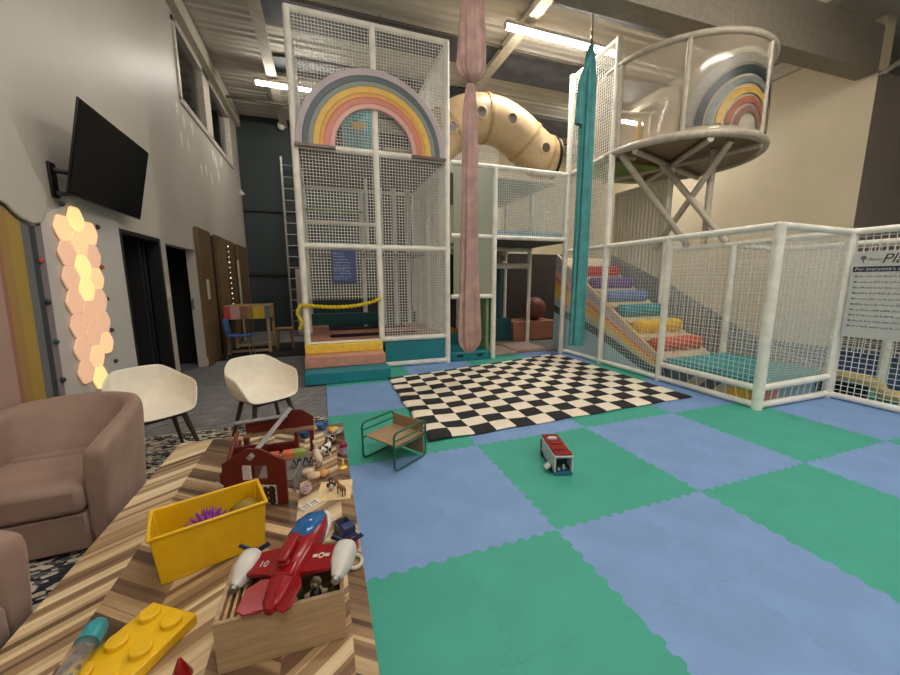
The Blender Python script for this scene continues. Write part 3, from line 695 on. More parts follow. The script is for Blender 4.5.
MB().lathe([(PR-.01, 3.66), (PR-.01, 4.88)], seg=64).build('clear_wall', ACR, pod, smooth=60)
# sticker rainbow on the curved wall
def wrap(a, z, r): return Vector((r*math.cos(a), r*math.sin(a), z))
AC = math.radians(268)
SB = [(.98, .85, (134, 128, 116)), (.82, .71, (44, 50, 52)), (.67, .58, (112, 118, 110)), (.54, .44, (188, 152, 80)), (.40, .31, (156, 98, 74)), (.27, .18, (140, 104, 94))]
mm = MB()
mm.grid(lambda u, v: wrap(AC+(-1.04+2.08*u)/PR, 3.68+(.10+.97*math.sqrt(max(0, 1-(2*u-1)**2)))*v, PR-.020), 40, 6)
mm.build('frosted_film', M('frosted_sage', (182, 186, 174), .5, bump=0), pod, smooth=60)
for k, (ro, ri, c) in enumerate(SB):
    mm = MB()
    mm.grid(lambda u, v: wrap(AC+((ro*(1-v)+ri*v)*math.cos(PI*u))*.98/PR, 3.72+((ro*(1-v)+ri*v)*math.sin(PI*u))*.97, PR+.002), 40, 1)
    mm.build('rainbow_sticker_band', M(f'sticker_{k}', c, .4, bump=0), pod, smooth=60)
L = lambda p: (p[0]-pc[0], p[1]-pc[1], p[2])
for p, q in (((4.8, 5.10, 3.56), (6.07, 4.75, 2.08)), ((5.80, 5.2, 3.56), (6.07, 4.10, 2.08)), ((5.85, 4.05, 3.54), (6.07, 5.42, 2.08)), ((6.07, 4.46, 3.56), (6.07, 4.46, 2.09))):
    MB().tube([L(p), L(q)], .05, 12).build('strut', PODG, pod)
MB().tube([L((SX0, 5.2, 3.6)), L((5.2, 5.2, 3.58))], .05).build('connector', PODG, pod)
o = MB().lathe([(.02, 0), (.09, .02), (.05, .5), (.02, .62), (.001, .62)], (5.35, 5.3, 3.64), 14).build('play_cone', M('amber_plastic', (226, 180, 90), .4)); tag(o, 'slim amber cone standing inside the clear pod', 'toy')
# ------------------------------------------------------------------ rules board on the fence
rbd = thing('rules_board', 'white rules board hung on the right hand net fence', 'sign', (6.012, 2.57, .81))
MB().bb(-.004, .004, -1.1, 0, 0, 1.0).build('board', M('board_white', (204, 204, 200), .4, var=.02, bump=0), rbd)
INK = M('board_ink', (54, 56, 66), .6, bump=0)
MB().bb(-.008, -.0045, -1.05, -.015, .775, .835).build('heading_strip', M('board_navy', (36, 48, 72), .5, bump=0), rbd)
ROT = (PI/2, 0, -PI/2)
letters("For everyone's safety", 'heading_text', M('board_white', (226, 226, 222), .4), rbd, (-.0095, -.03, .788), ROT, .055, .0006, .15)
letters('Play', 'title_text', INK, rbd, (-.0065, -.235, .87), ROT, .15, .0006, .3)
for k in range(10):
    mm = MB(); z = .71-k*.065; r = random.Random(k); w = .8+.1*r.random()
    mm.box((-.0055, -.05, z+.012), (.001, .022, .02))
    xx = .07
    while xx < w:
        n = r.randint(2, 7)
        for q in range(n):
            h = r.choice((.016, .016, .026)); mm.box((-.0055, -xx, z+h/2), (.001, .007, h*.8)); xx += .0125
        xx += .008
    mm.build('lettering', M('board_grey_ink', (104, 106, 112), .6, bump=0), rbd, smooth=0)
mm = MB(); mm.tube([(-.006, -.09, .88), (-.006, -.09, .92)], .005, 6); mm.ball((-.006, -.09, .935), .026, sx=.1); 
mm.build('logo_mark', M('board_grey_ink', (104, 106, 112), .6), rbd)
letters('Penny', 'logo_text', M('board_grey_ink', (104, 106, 112), .6), rbd, (-.0065, -.125, .90), ROT, .05, .0005, .3)
# things beyond the fence
yp = thing('beige_pipe', 'beige padded arch lying on the mats behind the right net fence', 'padded arch', (6.3, 2.5, 0))
m = MB(); m.tube(spl([(.05, .55, .22), (.1, .3, .24), (.12, .05, .24), (.16, -.12, .2), (.2, -.2, .1), (.26, -.35, .08), (.4, -.9, .08)], 5), .075, 14); m.build('arch_pad', M('beige_vinyl', (206, 184, 120), .5), yp)
MB().bb(.1, .18, -.08, .5, .002, .15).build('arch_gap_shade', BLACK, yp)  # black block stands in for the shaded gap under the arch
o = MB().bb(7.3, 7.5, .6, 4.2, 0, .46).build('blue_pad_wall', M('slate_blue_vinyl', (74, 98, 134), .5), bevel=.02); tag(o, 'low slate blue padded wall beyond the right net fence', 'padded wall')
nb = thing('rear_net_fence', 'farther white net fence behind the beige arch', 'net fence', (7.25, 0, 0))
for y in (.6, 2.62): post(nb, 0, y, .0, 2.0, .05)
rail(nb, (0, .6, 2.0), (0, 4.1, 2.0)); net(nb, (0, .6, .45), (0, 1, 0), 3.5, (0, 0, 1), 1.55, .06, .008)
e_ = thing('wall_lettering', 'pale painted PLAY lettering on the cream wall behind the nets', 'lettering', (RXW-.01, 6.3, 1.75))
letters('NT', 'lettering', M('letter_white', (236, 226, 204), .6), e_, (0, 0, 0), ROT, .32, .003); letters('PLAY', 'lettering', MATS['letter_white'], e_, (0, -.6, 0), ROT, .32, .003)

# ------------------------------------------------------------------ aerial silks
def silk(name, label, x, y, top, knot, bot, wtop, wbot, c, rope_top, loop):
    e = thing(name, label, 'aerial silk', (x, y, 0))
    mt = M(name+'_cloth', c, .75, var=.1, scale=6, bump=.15, bscale=60)
    m = MB(); N = 72
    def strand(u, v):
        a = 2*PI*u; z = knot+(bot-knot)*v
        w = (wtop+(wbot-wtop)*v**1.5)*.5*(.35+.65*min(1, v*9)**.7)
        pl = 1+.24*math.sin(a*9+v*2)+.15*math.sin(a*5-v*3)+.12*math.sin(a*14+v)
        k = math.sqrt(max(.05, 1-(max(0, v-.93)/.07)**2)) if loop else 1
        return Vector((w*pl*math.cos(a)*k, w*.42*pl*math.sin(a)*k, z+.012*math.sin(a*7)*(v > .99)))
    m.grid(strand, N, 40, closed_u=True); m.build('hanging_cloth', mt, e, smooth=70)
    if loop:
        m = MB()
        def bag(u, v):
            a = 2*PI*u; z = loop+(knot-.06-loop)*v
            w = (.10+.105*v**.7)*math.sqrt(max(.01, 1-(max(0, v-.86)/.14)**2))
            pl = 1+.1*math.sin(a*7+v*4)+.08*math.sin(a*12-v*6)
            return Vector((w*pl*math.cos(a), w*.6*pl*math.sin(a)-.03, z))
        m.grid(bag, N, 30, closed_u=True); m.build('gathered_loop', mt, e, smooth=70)
    m = MB(); m.tube([(0, 0, rope_top), (0, 0, CZ-.04)], .012, 8)
    for k in range(4): m.tube([(.02*math.cos(q)*(k % 2), .02*math.cos(q)*((k+1) % 2), rope_top+.05*k+.035*math.sin(q)) for q in [2*PI*i/10 for i in range(10)]], .006, 6, closed=True)
    m.tube([(.02*math.cos(q), 0, rope_top-.01+.035*math.sin(q)) for q in [2*PI*i/10 for i in range(10)]], .008, 6, closed=True)
    m.build('hanging_hook', METAL, e)
    return e
silk('pink_silk', 'dusty pink aerial silk knotted in a big loop at the top', 2.06, 5.0, 5.9, 4.22,   .42, .16, .33, (176, 144, 138), 5.55, 5.6)
te = silk('teal_silk', 'long teal aerial silk hanging by the slide enclosure', 4.02, 5.0, 5.3, 4.98,   .41, .21, .26, (72, 144, 146), 5.0, None)
m = MB(); m.grid(lambda u, v: Vector(((.03+.035*v)*(1+.2*math.sin(2*PI*u*6))*math.cos(2*PI*u)-.165*min(1, v*2.0)-.025*v, (.02+.02*v)*(1+.2*math.sin(2*PI*u*5))*math.sin(2*PI*u)-.03, 4.97-1.12*v)), 40, 14, closed_u=True)
m.build('short_tail', MATS['teal_silk_cloth'], te, smooth=70)

# ------------------------------------------------------------------ left wall fittings
tv = thing('wall_television', 'large black flat television tilted down on the left wall', 'television', (-1.82, 4.5, 2.56))
tv.rotation_euler = (0, .21, 0.03)
MB().bb(.004, .02, -.665, .665, -.374, .374).bb(-.03, .0039, -.4, .4, -.3, .1).build('tv_casing', M('tv_black', (12, 12, 13), .3, bump=0), tv, bevel=.005)
t = NT('tv_glass'); t.out(lin((6, 6, 7)), .22, Specular_IOR_Level=.25); MB().bb(.021, .023, -.655, .655, -.362, .366).build('tv_screen', t.m, tv)
br = thing('tv_bracket', 'black wall bracket just left of the television', 'bracket', (LX, 4.0, 2.32))
MB().bb(0, .02, -.04, .04, -.14, .14).build('wall_plate', BLACK, br, bevel=.004)
MB().tube([(.02, 0, .08), (.12, .05, .07), (.14, .3, .1), (.15, .5, .15)], .02, 8).build('swing_arm', BLACK, br); MB().tube([(.02, 0, -.1), (.12, .05, -.1), (.14, .3, -.02), (.15, .5, .06)], .02, 8).build('swing_arm', BLACK, br)

# climbing board with painted rainbow stripes
t = NT('climbing_board_paint'); x, y, z = t.xyz(t.obj())
st = t.ramp(t.math('ADD', t.math('MULTIPLY', y, .5), t.math('MULTIPLY', z, -.02)), [(0, (176, 146, 136)), (.5, (176, 146, 136)), (.5825, (160, 110, 92)), (.605, (166, 132, 76)), (.6425, (172, 144, 70)), (.70, (106, 110, 110)), (.74, (56, 66, 70)), (.7725, (130, 120, 126)), (.805, (200, 196, 190))], 'CONSTANT')
t.bump(t.noise(t.obj(), 60, 3), .1, .004)
for n_ in t.t.nodes:
    pass
BRD = t.out(st, .55)
# object-space y runs from Y=2.04 (0.5 of ramp = 1.0 m)
e = thing('climbing_board', 'white wall board with painted rainbow stripes and small climbing holds', 'climbing board', (LX+.002, 2.04, 0))
top = [(.02, 2.03), (1.3, 2.02), (1.37, 2.0), (1.42, 1.96), (1.48, 1.93), (1.58, 1.905), (1.68, 1.925), (1.77, 2.03), (1.85, 2.07), (1.95, 2.1), (2.1, 2.2), (2.3, 2.26), (2.86, 2.3)]
poly = [(.02, .02)]+[(2.86, .02)]+top[::-1]
MB().prism(poly, (.0, 0, 0), (0, 1, 0), (0, 0, 1), (.025, 0, 0)).build('board', BRD, e, smooth=0)
HC = {'g': (44, 78, 70), 'r': (178, 74, 72), 'd': (40, 60, 62)}
for (yy, zz, c) in ((4.0, 2.21, 'd'), (4.01, 2.14, 'g'), (4.49, 2.02, 'd'), (3.653, 1.66, 'r'), (4.457, 1.643, 'r'), (3.65, 1.35, 'd'), (4.46, 1.336, 'd'), (4.466, 1.03, 'g'), (3.661, 1.037, 'g'), (4.454, .718, 'd'), (3.664, .73, 'd')):
    m = MB().ball((.034, yy-2.04, zz), .021, sx=.9, sy=.9, sz=1.05, seg=10); m.lathe([(.001, .0), (.008, .0)], (.0535, yy-2.04, zz), 8, RY(90)); m.build('climbing_hold', M('hold_'+c, HC[c], .5), e)
# cloud relief above
m = MB(); cl_ = [(0.0, 3.1), (0, 2.06), (1.3, 2.04), (1.37, 2.02), (1.42, 1.98), (1.48, 1.95), (1.58, 1.925), (1.67, 1.945), (1.75, 2.05), (1.79, 2.15), (1.76, 2.25), (1.70, 2.3), (1.62, 2.5), (1.5, 2.7), (1.36, 2.8), (1.2, 2.95)]
m.prism(cl_, (LX+.028, 2.04, 0), (0, 1, 0), (0, 0, 1), (.02, 0, 0)); o = m.build('cloud_relief', WALLL, bevel=.015); tag(o, 'pale scalloped cloud panel above the rainbow stripes', 'wall panel')
# plaster patches near the window
o = MB()
for k in range(14):
    r = random.Random(k+20); yy = 7.3+r.random()*4.2; zz = 4.3-r.random()*.75-.0*yy
    if k < 9: yy = 7.4+k*.33
    o.lathe([(.001, .006), (.05, .005), (.06, 0)], (LX+.0, yy, zz), 10, Matrix.Diagonal((1, 1, 2.0)) @ RY(90))
o = o.build('trim_5', M('filler_white', (232, 226, 214), .6), smooth=60); struct(o, 'white filler patches dabbed on the wall below the high window', 'filler patches')
# hexagon lights
hx = thing('hexagon_wall_light', 'strip of glowing peach and yellow hexagon lights on the climbing board', 'wall light', (LX+.03, 4.133, 1.335))
cols = [(3.95, [1.94, 1.738, 1.535, 1.335, 1.132, .931, .73], 'oppppppp'), (4.137, [2.04, 1.838, 1.636, 1.435, 1.232, 1.03, .828, .627], 'yoyyppoy'), (4.318, [1.938, 1.734, 1.532, 1.329, 1.128, .926], 'opopoo')]
HXC = {'y': ((250, 222, 150), .62), 'o': ((250, 202, 152), .55), 'p': ((232, 184, 152), .44)}
pr = 'opppppp', 'yoyyppoy', 'opoppo'
for ci, (yy, zs, _) in enumerate(cols):
    for zi, zz in enumerate(zs):
        c, s_ = HXC[pr[ci][zi]]
        R_ = .1135
        pl = []
        for k in range(6):
            for da in (-7, 7):
                a = math.radians(60*k+da); pl.append((R_*.955*math.cos(a), R_*.955*math.sin(a)))
        m = MB(); m.prism(pl, (.012, yy-4.133, zz-1.335), (0, 1, 0), (0, 0, 1), (.012, 0, 0))
        h_ = m.build('light_panel', EM('hex_'+pr[ci][zi], c, s_), hx, smooth=0)
        MB().prism([(a_*.9, b_*.9) for a_, b_ in pl], (-.004, yy-4.133, zz-1.335), (0, 1, 0), (0, 0, 1), (.0155, 0, 0)).build('panel_back', M('hex_back_white', (200, 190, 176), .5), h_, smooth=0)
# switches
for k, (yy, zz, w, h, lab) in enumerate(((6.1, 1.36, .1, .2, 'white double light switch between the two doorways'), (7.72, 1.36, .13, .36, 'white notice plate on the first brown wooden panel'))):
    e = thing('wall_plate', lab, 'wall plate', (LX+(.0 if k == 0 else .07), yy, zz)); MB().bb(0, .012, -w/2, w/2, -h/2, h/2).build('plate', M('switch_white', (222, 214, 200), .4), e, bevel=.003)
    for zq in (-h/4, h/4): MB().bb(.0125, .017, -w/4, w/4, zq-.03, zq+.03).build('rocker', M('switch_white', (222, 214, 200), .4), e, bevel=.002)
# wooden panels
PN = ((7.47, 8.2), (8.62, 9.35), (9.55, 10.2), (10.6, 11.75))
for k, (y0, y1) in enumerate(PN):
    o = MB().bb(LX+.002, LX+.07, y0, y1, 0, 2.43).build('wood_cladding', WOODB, bevel=.006); tag(o, ('brown wooden wall panel nearest the second doorway', 'brown wooden wall panel second from the doorway, beside the light string', 'third brown wooden wall panel, behind the activity table', 'last brown wooden wall panel, by the slate back wall')[k], 'wall panel')
o = MB()
for y0, y1 in ((8.21, 8.61), (9.36, 9.54), (10.21, 10.59)): o.bb(LX+.001, LX+.012, y0, y1, 0, 2.4)
o = o.build('trim_6', M('dark_gap', (30, 24, 20), .8), smooth=0); struct(o, 'dark recesses between the brown wooden panels', 'recess')
sl = thing('light_string', 'dotted string of tiny white lights between brown panels', 'string light', (LX+.1, 9.4, 0))
MB().tube([(0, 0, 2.3), (.005, .01, 1.5), (0, 0, .75)], .004, 6).build('wire', BLACK, sl)
for k in range(14): MB().ball((.005, 0, 2.27-.115*k), .008+.004*(k % 3 == 0), seg=8).build('bulb', EM('tiny_bulb', (255, 240, 215), 2.0), sl)
o = MB().bb(LX+.08, LX+.11, 10.3, 10.42, 0, 2.02).build('white_batten', M('white_gloss', (214, 206, 194), .4), bevel=.004); tag(o, 'narrow white upright slat leaning between brown panels', 'slat')

# ------------------------------------------------------------------ back corner
ld = thing('ladder', 'tall grey wall ladder left of the play tower', 'ladder', (-.72, 11.9, 0))
for sx in (-.19, .21): MB().bb(sx-.025, sx+.025, -.03, .03, 0, 5.0).build('side_rail', M('galvanised', (156, 152, 144), .4, .5), ld)
for k in range(15): MB().tube([(-.17, 0, .3+k*.32), (.19, 0, .3+k*.32)], .016, 8).build('rung', M('galvanised', (156, 152, 144), .4, .5), ld)
cb = thing('white_cabinet', 'tall narrow white cabinet by the foot of the ladder', 'cabinet', (-.5, 11.0, 0))
MB().bb(-.17, .17, -.2, .2, 0, 1.82).build('carcass', M('cabinet_white', (190, 184, 172), .5), cb, bevel=.006); MB().bb(-.165, .165, -.222, -.201, .03, 1.05).build('door', M('cabinet_white', (190, 184, 172), .5), cb, bevel=.004); MB().bb(-.165, .165, -.222, -.201, 1.08, 1.8).build('door', M('cabinet_white', (190, 184, 172), .5), cb, bevel=.004)
sl = thing('security_camera', 'white dome camera high on the slate back wall', 'camera', (-.85, BY-.12, 6.0-.14))
MB().lathe([(.001, -.1), (.05, -.09), (.09, -.04), (.1, .02), (.1, .08), (.001, .08)], seg=18).build('dome', M('cam_white', (228, 224, 216), .4), sl); MB().bb(-.03, .03, 0, .115, .05, .11).build('mount', M('cam_white', (228, 224, 216), .4), sl)
sl = thing('wall_sensor', 'small white sensor where the left wall meets the slate wall', 'sensor', (LX+.001, 11.95, 3.95)); MB().bb(0, .07, -.06, .06, -.07, .07).build('body', M('cam_white', (228, 224, 216), .4), sl, bevel=.015); MB().ball((.08, 0, -.02), .04, seg=10).build('lens', M('cam_white', (228, 224, 216), .4), sl)

kt = thing('activity_table', 'children\'s activity table with a striped rainbow front', 'table', (-1.92, 8.45, 0))
W_ = .83; TF = wood('pale_pine', (184, 158, 118), (212, 186, 146))
for x, y in ((.03, .03), (W_-.03, .03), (.03, .8), (W_-.03, .8)): MB().bb(x-.03, x+.03, y-.03, y+.03, 0, .76).build('leg', TF, kt, bevel=.004)
for y in (.03, .8): MB().bb(.06, W_-.06, y-.025, y+.025, .03, .08).build('stretcher', TF, kt)
SC = [(222, 84, 76), (214, 176, 168), (150, 112, 84), (176, 138, 72), (224, 196, 70), (110, 132, 142)]
ed = [0, .12, .29, .42, .53, .75, W_]
for k in range(6): MB().bb(ed[k], ed[k+1], -.012, .012, .73, .99).build('stripe_board', M(f'kt_{k}', SC[k], .6), kt)
for (x0, x1, y0, y1) in ((0, .024, .012, .83), (W_-.024, W_, .012, .83), (.024, W_-.024, .806, .83)): MB().bb(x0, x1, y0, y1, .73, 1.0).build('side_board', TF, kt)
MB().bb(.024, W_-.024, .012, .806, .76, .8).build('tray', TF, kt)
kc = thing('blue_chair', 'small blue plastic chair at the striped activity table', 'chair', (-1.62, 8.15, 0))
MB().grid(lambda u, v: Vector((-.2+.42*u, -.16+.32*v, .43+.02*(2*u-1)**2)), 8, 6).build('seat', M('blue_chair_plastic', (70, 116, 176), .4), kc, solid=.02)
MB().grid(lambda u, v: Vector((-.2-.04*u+.02*(2*v-1)**2, -.17+.34*v, .47+.3*u)), 6, 8).build('backrest', M('blue_chair_plastic', (70, 116, 176), .4), kc, solid=.02)
for a, b in ((-.17, -.14), (-.17, .14), (.18, -.14), (.18, .14)): MB().tube([(a*.8, b*.9, .43), (a*1.25, b*1.2, .0)], .012, 8).build('leg', METAL, kc)
ks = thing('wooden_stool', 'small wooden stool right of the striped activity table', 'stool', (-.84, 8.75, 0))
MB().bb(-.17, .17, -.14, .14, .45, .485).build('seat', wood('stool_pine', (150, 112, 70), (178, 138, 92)), ks, bevel=.01)
for a, b in ((-.12, -.1), (.12, -.1), (-.12, .1), (.12, .1)): MB().tube([(a, b, .45), (a*1.35, b*1.3, 0)], [.02, .015], 8).build('leg', wood('stool_pine', (150, 112, 70), (178, 138, 92)), ks)

# ------------------------------------------------------------------ seats
VEL = None
t = NT('mauve_velvet'); o_ = t.obj()
VEL = t.out(t.ramp(t.noise(o_, 5, 4), [(.3, (142, 116, 104)), (.7, (160, 134, 120))]), .8, Sheen_Weight=.5, Sheen_Roughness=.4, Sheen_Tint=lin((220, 190, 176)))
def armchair(name, label, loc, rz):
    e = thing(name, label, 'armchair', loc, math.radians(rz), group='brown velvet tub armchairs')
    # wall of the tub: profile swept around a rounded horseshoe open to -Y
    W, D = .322, .39
    def path(u):
        a = -1.0+2.0*u                                   # -1 .. 1
        th = a*math.radians(118)
        if abs(a) > .62:                                  # straight arms
            s = (abs(a)-.62)/.38; sx = 1 if a > 0 else -1
            return Vector((sx*W*(1-.0*s), (.06-s*.52))), Vector((sx, 0))
        th = a/.62*PI/2
        return Vector((W*math.sin(th), .06+(D-.06)*math.cos(th))), Vector((math.sin(th)*.9, math.cos(th))).normalized()
    def hgt(u):
        a = abs(2*u-1); return .72-.11*max(0, (a-.35)/.65)**1.3
    prof = [(-.044, .30), (-.042, .52), (-.04, .82), (-.034, .94), (-.02, .99), (.008, 1.0), (.03, .97), (.038, .88), (.038, .6), (.036, .3), (.03, .03), (-.04, .03), (-.044, .30)]
    NP = len(prof); m = MB(); n = 44; rings = []
    for i in range(n+1):
        u = i/n; p, nn = path(u); h = hgt(u); shr = 1.0
        w_ = max(0, nn.y)*.62
        rings.append([m.bm.verts.new((p.x+nn.x*d*shr+nn.x*.06*(max(0, f-.3))*(d > 0), p.y+nn.y*d*shr-w_*max(0, .99-f)*(d < -.02)*(f > .1), f*h)) for d, f in prof[:-1]])
    K = NP-1
    for i in range(n):
        for k in range(K): m._f([rings[i][k], rings[i+1][k], rings[i+1][(k+1) % K], rings[i][(k+1) % K]])
    for rg, sg in ((rings[0], -1), (rings[-1], 1)):       # rounded arm fronts
        c = Vector((0, 0, 0))
        for v in rg: c += v.co
        c /= K; inner = [m.bm.verts.new(c+(v.co-c)*.86+Vector((0, -.014, 0))) for v in rg]
        for k in range(K): m._f([rg[k], rg[(k+1) % K], inner[(k+1) % K], inner[k]])
        m._f(inner)
    m.build('tub_back', VEL, e, smooth=60, sub=1)
    def sbox(x0, x1, y0, y1, z0, z1, nm, cr=.04):
        m = MB()
        m.bb(x0, x1, y0, y1, z0, z1); return m.build(nm, VEL, e, bevel=cr)
    m = MB()
    def seatp(u, v):
        x = -.315+.63*u; y = -.40+.74*v; 
        if v > .55: x *= math.sqrt(max(.05, 1-((v-.55)/.45)**2*.55))
        return x, y
    q = sbox(-.276, .276, -.50, .02, .255, .42, 'seat_cushion', .035)
    m = MB(); m.prism([(-.0+.276*math.cos(PI*k/14), .02+.33*math.sin(PI*k/14)) for k in range(15)], (0, 0, .255), (1, 0, 0), (0, 1, 0), (0, 0, .165)); m.build('seat_back_cushion', VEL, e, bevel=.02)
    sbox(-.276, .276, -.475, .02, .03, .248, 'front_apron', .015)
    m = MB()
    for sx, sy in ((-.24, -.32), (.24, -.32), (-.22, .3), (.22, .3)): m.bb(sx-.025, sx+.025, sy-.025, sy+.025, .0045, .04)
    m.build('feet', BLACK, e)
    return e
armchair('tub_armchair', 'brown velvet tub armchair standing below the hexagon lights', (-1.60, 2.83, 0), 4)
a2 = armchair('tub_armchair', 'brown velvet tub armchair cut by the lower left corner, facing the wooden table', (-1.60, 1.385, 0), 76)

a2.scale = (1, .93, 1)
def shell_chair(label, loc, rz):
    e = thing('shell_chair', label, 'chair', loc, math.radians(rz), group='ivory shell chairs')
    m = MB()
    NA = 40; NR = 16
    def rim(a):
        # a measured from the back (0) around to the front (pi)
        ca = math.cos(a); s = abs(math.sin(a)); f = (1+ca)/2
        h = .455+.345*(f**1.1) if False else 0
        if a <= PI: aa = a
        else: aa = 2*PI-a
        d = math.degrees(aa)
        pts = [(0, .775), (24, .77), (46, .725), (64, .68), (90, .66), (110, .64), (122, .57), (134, .47), (150, .44), (180, .435)]
        for (d0, h0), (d1, h1) in zip(pts, pts[1:]):
            if d0 <= d <= d1:
                t = (d-d0)/(d1-d0); t = t*t*(3-2*t); h = h0+(h1-h0)*t; break
        sg = lambda q, pw: math.copysign(abs(q)**pw, q)
        x = .285*sg(math.sin(a), .66); y = (.265 if ca > 0 else .245)*sg(ca, .72)
        return Vector((x, y+max(0, h-.6)*.3*(ca > 0)*ca, h))
    def P(u, v):
        a = 2*PI*u; r = rim(a); c = Vector((0, -.02, .425))
        base = Vector((r.x*.82, r.y*.86-.005, .43))
        # inner floor -> wall -> rim
        if v < .5:
            t = v/.5; p = c.lerp(base, t); p.z = .415+.012*t*t+.02*t**4*(r.z > .5)
        else:
            t = (v-.5)/.5; p = Vector((base.x+(r.x-base.x)*math.sin(t*PI/2)**1.0, base.y+(r.y-base.y)*math.sin(t*PI/2), 0)); zb = .427+.02*(r.z > .5)
            p.z = zb+(r.z-zb)*(1-math.cos(t*PI/2))**.85
        return p
    m.grid(P, NA, NR, closed_u=True)
    bmesh.ops.remove_doubles(m.bm, verts=m.bm.verts[:], dist=1e-5)
    o = m.build('shell', PLASTICW, e, smooth=80, solid=.012, sub=1)
    MB().box((0, -.01, .392), (.3, .28, .03)).build('under_frame', DKWOOD, e, bevel=.006)
    for sx, sy in ((-1, -1), (1, -1), (-1, 1), (1, 1)):
        MB().tube([(sx*.15, sy*.13, .395), (sx*.235, sy*.215, .0045)], [.022, .014], 10).build('leg', DKWOOD, e)
    return e
shell_chair('ivory shell chair half hidden behind the brown velvet armchair', (-1.375, 3.55, 0), 38)
shell_chair('ivory shell chair standing behind the red toy barn', (-.575, 3.72, 0), 33)

# ------------------------------------------------------------------ wooden table
TZ = .42
t = NT('chevron_table_wood'); x, y, z = t.xyz(t.obj())
xs = t.math('DIVIDE', t.math('ADD', x, .97), .2); k = t.math('FLOOR', xs); xl = t.math('MULTIPLY', t.math('FRACT', xs), .2)
par = t.math('MODULO', t.math('ADD', k, 20.0), 2.0); sg = t.math('SUBTRACT', 1.0, t.math('MULTIPLY', par, 2.0))
sx = t.math('MULTIPLY', sg, xl); C_, S_ = .81, .587
b = t.math('SUBTRACT', t.math('MULTIPLY', y, C_), t.math('MULTIPLY', sx, S_)); a = t.math('ADD', t.math('MULTIPLY', y, S_), t.math('MULTIPLY', sx, C_))
i1 = t.math('FLOOR', t.math('DIVIDE', t.math('ADD', b, t.math('MULTIPLY', k, .0137)), .024)); i2 = t.math('FLOOR', t.math('DIVIDE', t.math('ADD', b, t.math('MULTIPLY', k, .0191)), .043))
w1 = t.n('ShaderNodeTexWhiteNoise', noise_dimensions='3D'); t.set(w1.inputs['Vector'], t.comb(i1, k, 3.0))
w2 = t.n('ShaderNodeTexWhiteNoise', noise_dimensions='3D'); t.set(w2.inputs['Vector'], t.comb(i2, k, 9.0))
gr = t.noise(t.comb(t.math('MULTIPLY', a, 5.0), t.math('MULTIPLY', b, 70.0), k), 1.0, 5, .6)
tone = t.math('ADD', t.math('MULTIPLY', t.math('ADD', t.math('MULTIPLY', w1.outputs['Value'], .45), t.math('MULTIPLY', w2.outputs['Value'], .55)), .98), t.math('MULTIPLY', gr, .22))
tone = t.math('ADD', tone, t.math('ADD', t.math('MULTIPLY', par, -.28), -.02))
t.bump(gr, .12, .002)
CHEV = t.out(t.ramp(tone, [(.05, (74, 54, 40)), (.3, (118, 90, 66)), (.5, (160, 130, 96)), (.7, (206, 180, 140)), (.95, (226, 206, 170))]), .38)
tb = thing('play_table', 'low wooden table with a chevron strip top, covered in toys', 'table', (0, 0, 0))
MB().bb(-.965, .092, .25, 2.78, TZ-.045, TZ).build('tabletop', CHEV, tb, bevel=.003)
for x_, y_ in ((-.85, .4), (-.02, .4), (-.85, 2.62), (-.02, 2.62)): MB().bb(x_-.035, x_+.035, y_-.035, y_+.035, .004, TZ-.046).build('leg', DKWOOD, tb)

# ------------------------------------------------------------------ toys on the table
def on(name, label, cat, x, y, rz=0, z=TZ, group=None): return thing(name, label, cat, (x, y, z+.0006), math.radians(rz), group)
# yellow storage bin
YB = M('bin_yellow', (226, 178, 20), .35, var=.03, bump=.02)
bn = on('storage_bin', 'yellow plastic storage bin holding a purple spiky ball', 'bin', -.470, 1.558, 18)
bm_ = MB(); hw0, hd0, hw1, hd1, H_ = .170, .088, .184, .1, .19
def rr(hw, hd, z): return [(-hw, -hd, z), (hw, -hd, z), (hw, hd, z), (-hw, hd, z)]
loops = [rr(hw0, hd0, 0), rr(hw1, hd1, H_), rr(hw1+.008, hd1+.008, H_), rr(hw1+.008, hd1+.008, H_+.012), rr(hw1-.004, hd1-.004, H_+.012), rr(hw0-.004, hd0-.004, .006)]
V = [[bm_.bm.verts.new(p) for p in l] for l in loops]
bm_._f(V[0][::-1]); bm_._f(V[-1])
for A_, B_ in zip(V, V[1:]):
    for q in range(4): bm_._f([A_[q], A_[(q+1) % 4], B_[(q+1) % 4], B_[q]])
bm_.build('bin_body', YB, bn, bevel=.004)
sb = on('spiky_ball', 'purple spiky ball inside the yellow bin', 'ball', -.48, 1.55, z=TZ+.006)
m = MB().ball((0, 0, .095), .062, seg=16)
for i in range(150):
    zz = 1-2*(i+.5)/150; r = math.sqrt(1-zz*zz); a = i*2.39996; d = Vector((r*math.cos(a), r*math.sin(a), zz)); m.tube([Vector((0, 0, .095))+d*.055, Vector((0, 0, .095))+d*.088], [.006, .0015], 5)
m.build('spiky_shell', M('purple_rubber', (142, 62, 150), .4), sb)
o = MB().ball((0, 0, .05), .05, sx=1.3, seg=14).build('toy_egg', M('olive_plastic', (140, 116, 36), .5), loc=(-.355, 1.605, TZ+.07)); tag(o, 'olive rounded toy at the right end inside the yellow bin', 'toy')
